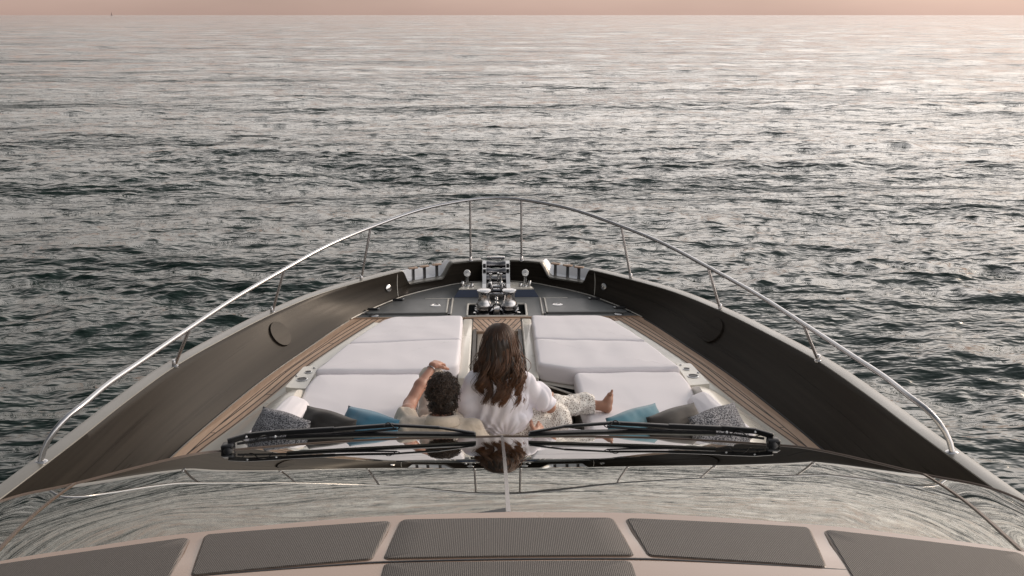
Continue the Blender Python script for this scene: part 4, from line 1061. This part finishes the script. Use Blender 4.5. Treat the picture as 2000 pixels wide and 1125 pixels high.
# --- man
Mm = empty('person', (-.36, 5.5, 2.57), 'man with dark curly hair in beige linen shirt, one arm up on his knee', 'person')
mh = np.array([-.352, 5.30, 3.005])
S = Sdf((-.75, 4.95, 2.40), (.34, 6.35, 3.16), .006)
head(S, mh)
S.cap(mh + [0, -.02, -.07], (-.36, 5.225, 2.83), .055, .062, .03)
S.chain([(-.37, 5.25, 2.77), (-.365, 5.38, 2.70), (-.36, 5.55, 2.66), (-.35, 5.66, 2.65)], [.10, .115, .10, .11], .04, sc=(1.35, 1, .85))
S.cap((-.54, 5.245, 2.79), (-.20, 5.245, 2.785), .055, .055, .03)
A1 = [(-.575, 5.27, 2.795), (-.585, 5.42, 2.825), (-.580, 5.545, 2.825), (-.520, 5.68, 2.90), (-.455, 5.80, 2.965)]
S.chain(A1, [.056, .048, .041, .039, .025], .02)
fingers(S, (-.428, 5.845, 2.985), (.42, .85, -.12), (.8, -.5, -.1), (0, -.1, 1), .62, 1.05)
A2 = [(-.175, 5.25, 2.78), (-.08, 5.20, 2.68), (.02, 5.17, 2.60)]
S.chain(A2, [.055, .047, .04], .02); S.chain([A2[-1], (.13, 5.24, 2.62), (.205, 5.325, 2.675)], [.04, .035, .026], .02)
fingers(S, (.238, 5.375, 2.700), (.42, .85, .12), (-.5, .3, .8), (.75, -.4, .45), .30, 1.03)
S.chain([(-.43, 5.68, 2.65), (-.45, 5.90, 2.86), (-.46, 5.95, 2.84), (-.47, 6.12, 2.64)], [.085, .058, .056, .045], .02)
S.chain([(-.27, 5.68, 2.65), (-.37, 5.98, 2.64), (-.39, 6.28, 2.635)], [.085, .062, .045], .02)
for hx, hy in ((-.475, 6.14), (-.395, 6.32)):
    S.chain([(hx, hy, 2.615), (hx - .04, hy + .10, 2.60), (hx - .06, hy + .15, 2.595)], [.034, .028, .020], .02)
S.build('body', MT['skin_m'], Mm)
# linen shirt
S = Sdf((-.72, 5.0, 2.50), (.10, 5.72, 2.96), .0055)
S.chain([(-.37, 5.25, 2.765), (-.365, 5.38, 2.70), (-.36, 5.56, 2.66)], [.122, .135, .125], .05, sc=(1.34, 1, .86))
S.cap((-.54, 5.245, 2.785), (-.20, 5.245, 2.78), .068, .066, .04)
S.chain([(-.575, 5.26, 2.79), (-.590, 5.38, 2.805)], [.070, .070], .03)
S.chain([(-.175, 5.25, 2.775), (-.09, 5.205, 2.69), (-.02, 5.18, 2.63)], [.068, .064, .060], .03)
S.disp(lambda P: snoise(P * [1, 1, 1.3], 6, 51) * .007 + np.sin((P[..., 0] + P[..., 1] * .8) * 75 + snoise(P, 4, 52) * 2) * .003 * (P[..., 0] < -.47) - np.abs(snoise(P, 9, 53)) * .007)
S.cut(lambda P: ((P - np.array([-.59, 5.425, 2.81])) @ np.array([-.05, .98, .15])) * ((P[..., 0] < -.50) & (P[..., 2] > 2.73)) - .5 * ~((P[..., 0] < -.50) & (P[..., 2] > 2.73)))
S.cut(lambda P: .074 - np.linalg.norm((P - np.array([-.357, 5.215, 2.89])) * [1, 1, .75], axis=-1))
S.build('shirt', MT['linen'], Mm)
# collar: a band folded over, standing round the neck
rows = []
for h_, r_, dz in ((0, .072, -.02), (1, .070, .026), (2, .074, .036), (3, .086, .022), (4, .108, -.022), (5, .104, -.026)):
    row = []
    for a in np.linspace(-2.5, 2.5, 40):
        pt = (1.0 if h_ < 4 else 1 + .16 * max(0, abs(a) - 1.6))
        row.append((-.357 + math.sin(a) * r_ * 1.06 * pt, 5.222 - math.cos(a) * r_ * pt, 2.868 + dz + .012 * math.cos(a) - .015 * (1 - math.cos(a)) * .4))
    rows.append(row)
MB().sheet(np.array(rows)).build('collar', MT['linen'], Mm, sharp=None)
# trousers
S = Sdf((-.82, 5.45, 2.50), (-.12, 6.35, 3.0), .006)
S.cap((-.43, 5.62, 2.66), (-.28, 5.62, 2.66), .125, .125, .04)
S.chain([(-.43, 5.66, 2.67), (-.455, 5.88, 2.865), (-.462, 5.935, 2.86), (-.468, 6.07, 2.67)], [.108, .078, .075, .072], .03)
S.chain([(-.27, 5.68, 2.66), (-.37, 5.98, 2.655), (-.39, 6.24, 2.65)], [.10, .074, .06], .03)
S.disp(lambda P: np.sin((P[..., 1] * .5 + P[..., 0]) * 120 + snoise(P, 4, 61) * 1.5) * .0022 + snoise(P, 7, 62) * .005)
S.build('trousers', MT['trouser'], Mm)
# bracelet
wr = np.array(A1[-1]); dw = np.array(A1[-1]) - np.array(A1[-2]); dw /= np.linalg.norm(dw)
u = np.cross(dw, (0, 0, 1)); u /= np.linalg.norm(u); w_ = np.cross(dw, u)
tt = np.linspace(0, 2 * math.pi, 25)
MB().tube([wr + .030 * (math.cos(a) * u + math.sin(a) * w_) for a in tt], .0035, 6, cap=False).build('bracelet', MT['steel'], Mm)
# curly hair
S = Sdf((-.52, 5.12, 2.84), (-.18, 5.46, 3.18), .006)
hcm = mh + [0, -.014, .022]
S._ell(hcm, (.080, .096, .098), .02); S._ell(mh + [0, -.055, -.06], (.064, .052, .07), .02)
S.disp(lambda P: snoise(P, 30, 71) * .005)
V, Fc = S.mesh(); mk('hair', V, Fc, MT['hair_m'], Mm, True, tone=np.full(len(V), .05))
rg = np.random.RandomState(9); paths = []; tones = []
for i in range(1500):
    d = rg.normal(size=3); d /= np.linalg.norm(d)
    if d[1] > .55 and d[2] < .45: continue
    if d[2] < -.6 and d[1] > -.3: continue
    if d[2] < -.88: continue
    p0 = hcm + d * [.078, .095, .097] + (np.array([0, 0, -.038]) if d[2] < -.25 and d[1] < 0 else 0)
    u = np.cross(d, rg.normal(size=3)); u /= np.linalg.norm(u); w_ = np.cross(d, u)
    turns = rg.uniform(.9, 1.8); rad = rg.uniform(.007, .014); ln = rg.uniform(.012, .036)
    t = np.linspace(0, 1, 13); dd = d + np.array([0, 0, -.35]) + u * rg.uniform(-.5, .5)
    P = p0 + np.outer(t * ln, dd) + rad * (np.outer(np.cos(t * turns * 6.28) - 1, u) * 1.0 + np.outer(np.sin(t * turns * 6.28), (w_ + d * .5)))
    paths.append(P); b0 = rg.uniform(0, .35); tones.append((b0, b0 + rg.uniform(0, .6) * (.4 + .6 * (d[2] > .1))))
strands(paths, 'hair_curls', MT['hair_m'], Mm, .0030, tones, 5)

Mm.location = (-.36, 5.46, 2.535)      # settle him into the seat
# ------------------------------------------------------------------ far sailing boat on the horizon
sb = empty('sailboat', (-3200, 8200, 0), 'tiny sailing boat far away on the horizon at the left', 'sailboat')
bx, by = -3200, 8200
MB().prism([(bx - 9, by), (bx - 6, by - 2), (bx + 6, by - 2), (bx + 10, by), (bx + 6, by + 2), (bx - 6, by + 2)], -.5, 2.2).build('hull', MT['darksteel'], sb, smooth=False, sharp=None)
MB().add([(bx - 5, by, 4), (bx + 1, by, 4), (bx + 1, by, 30), (bx - 5, by + .3, 4), (bx + 1, by + .3, 4), (bx + 1, by + .3, 30)], [(0, 1, 2), (5, 4, 3), (0, 3, 4, 1), (1, 4, 5, 2), (2, 5, 3, 0)]).build('sail', MT['foredeck'], sb, smooth=False, sharp=None)
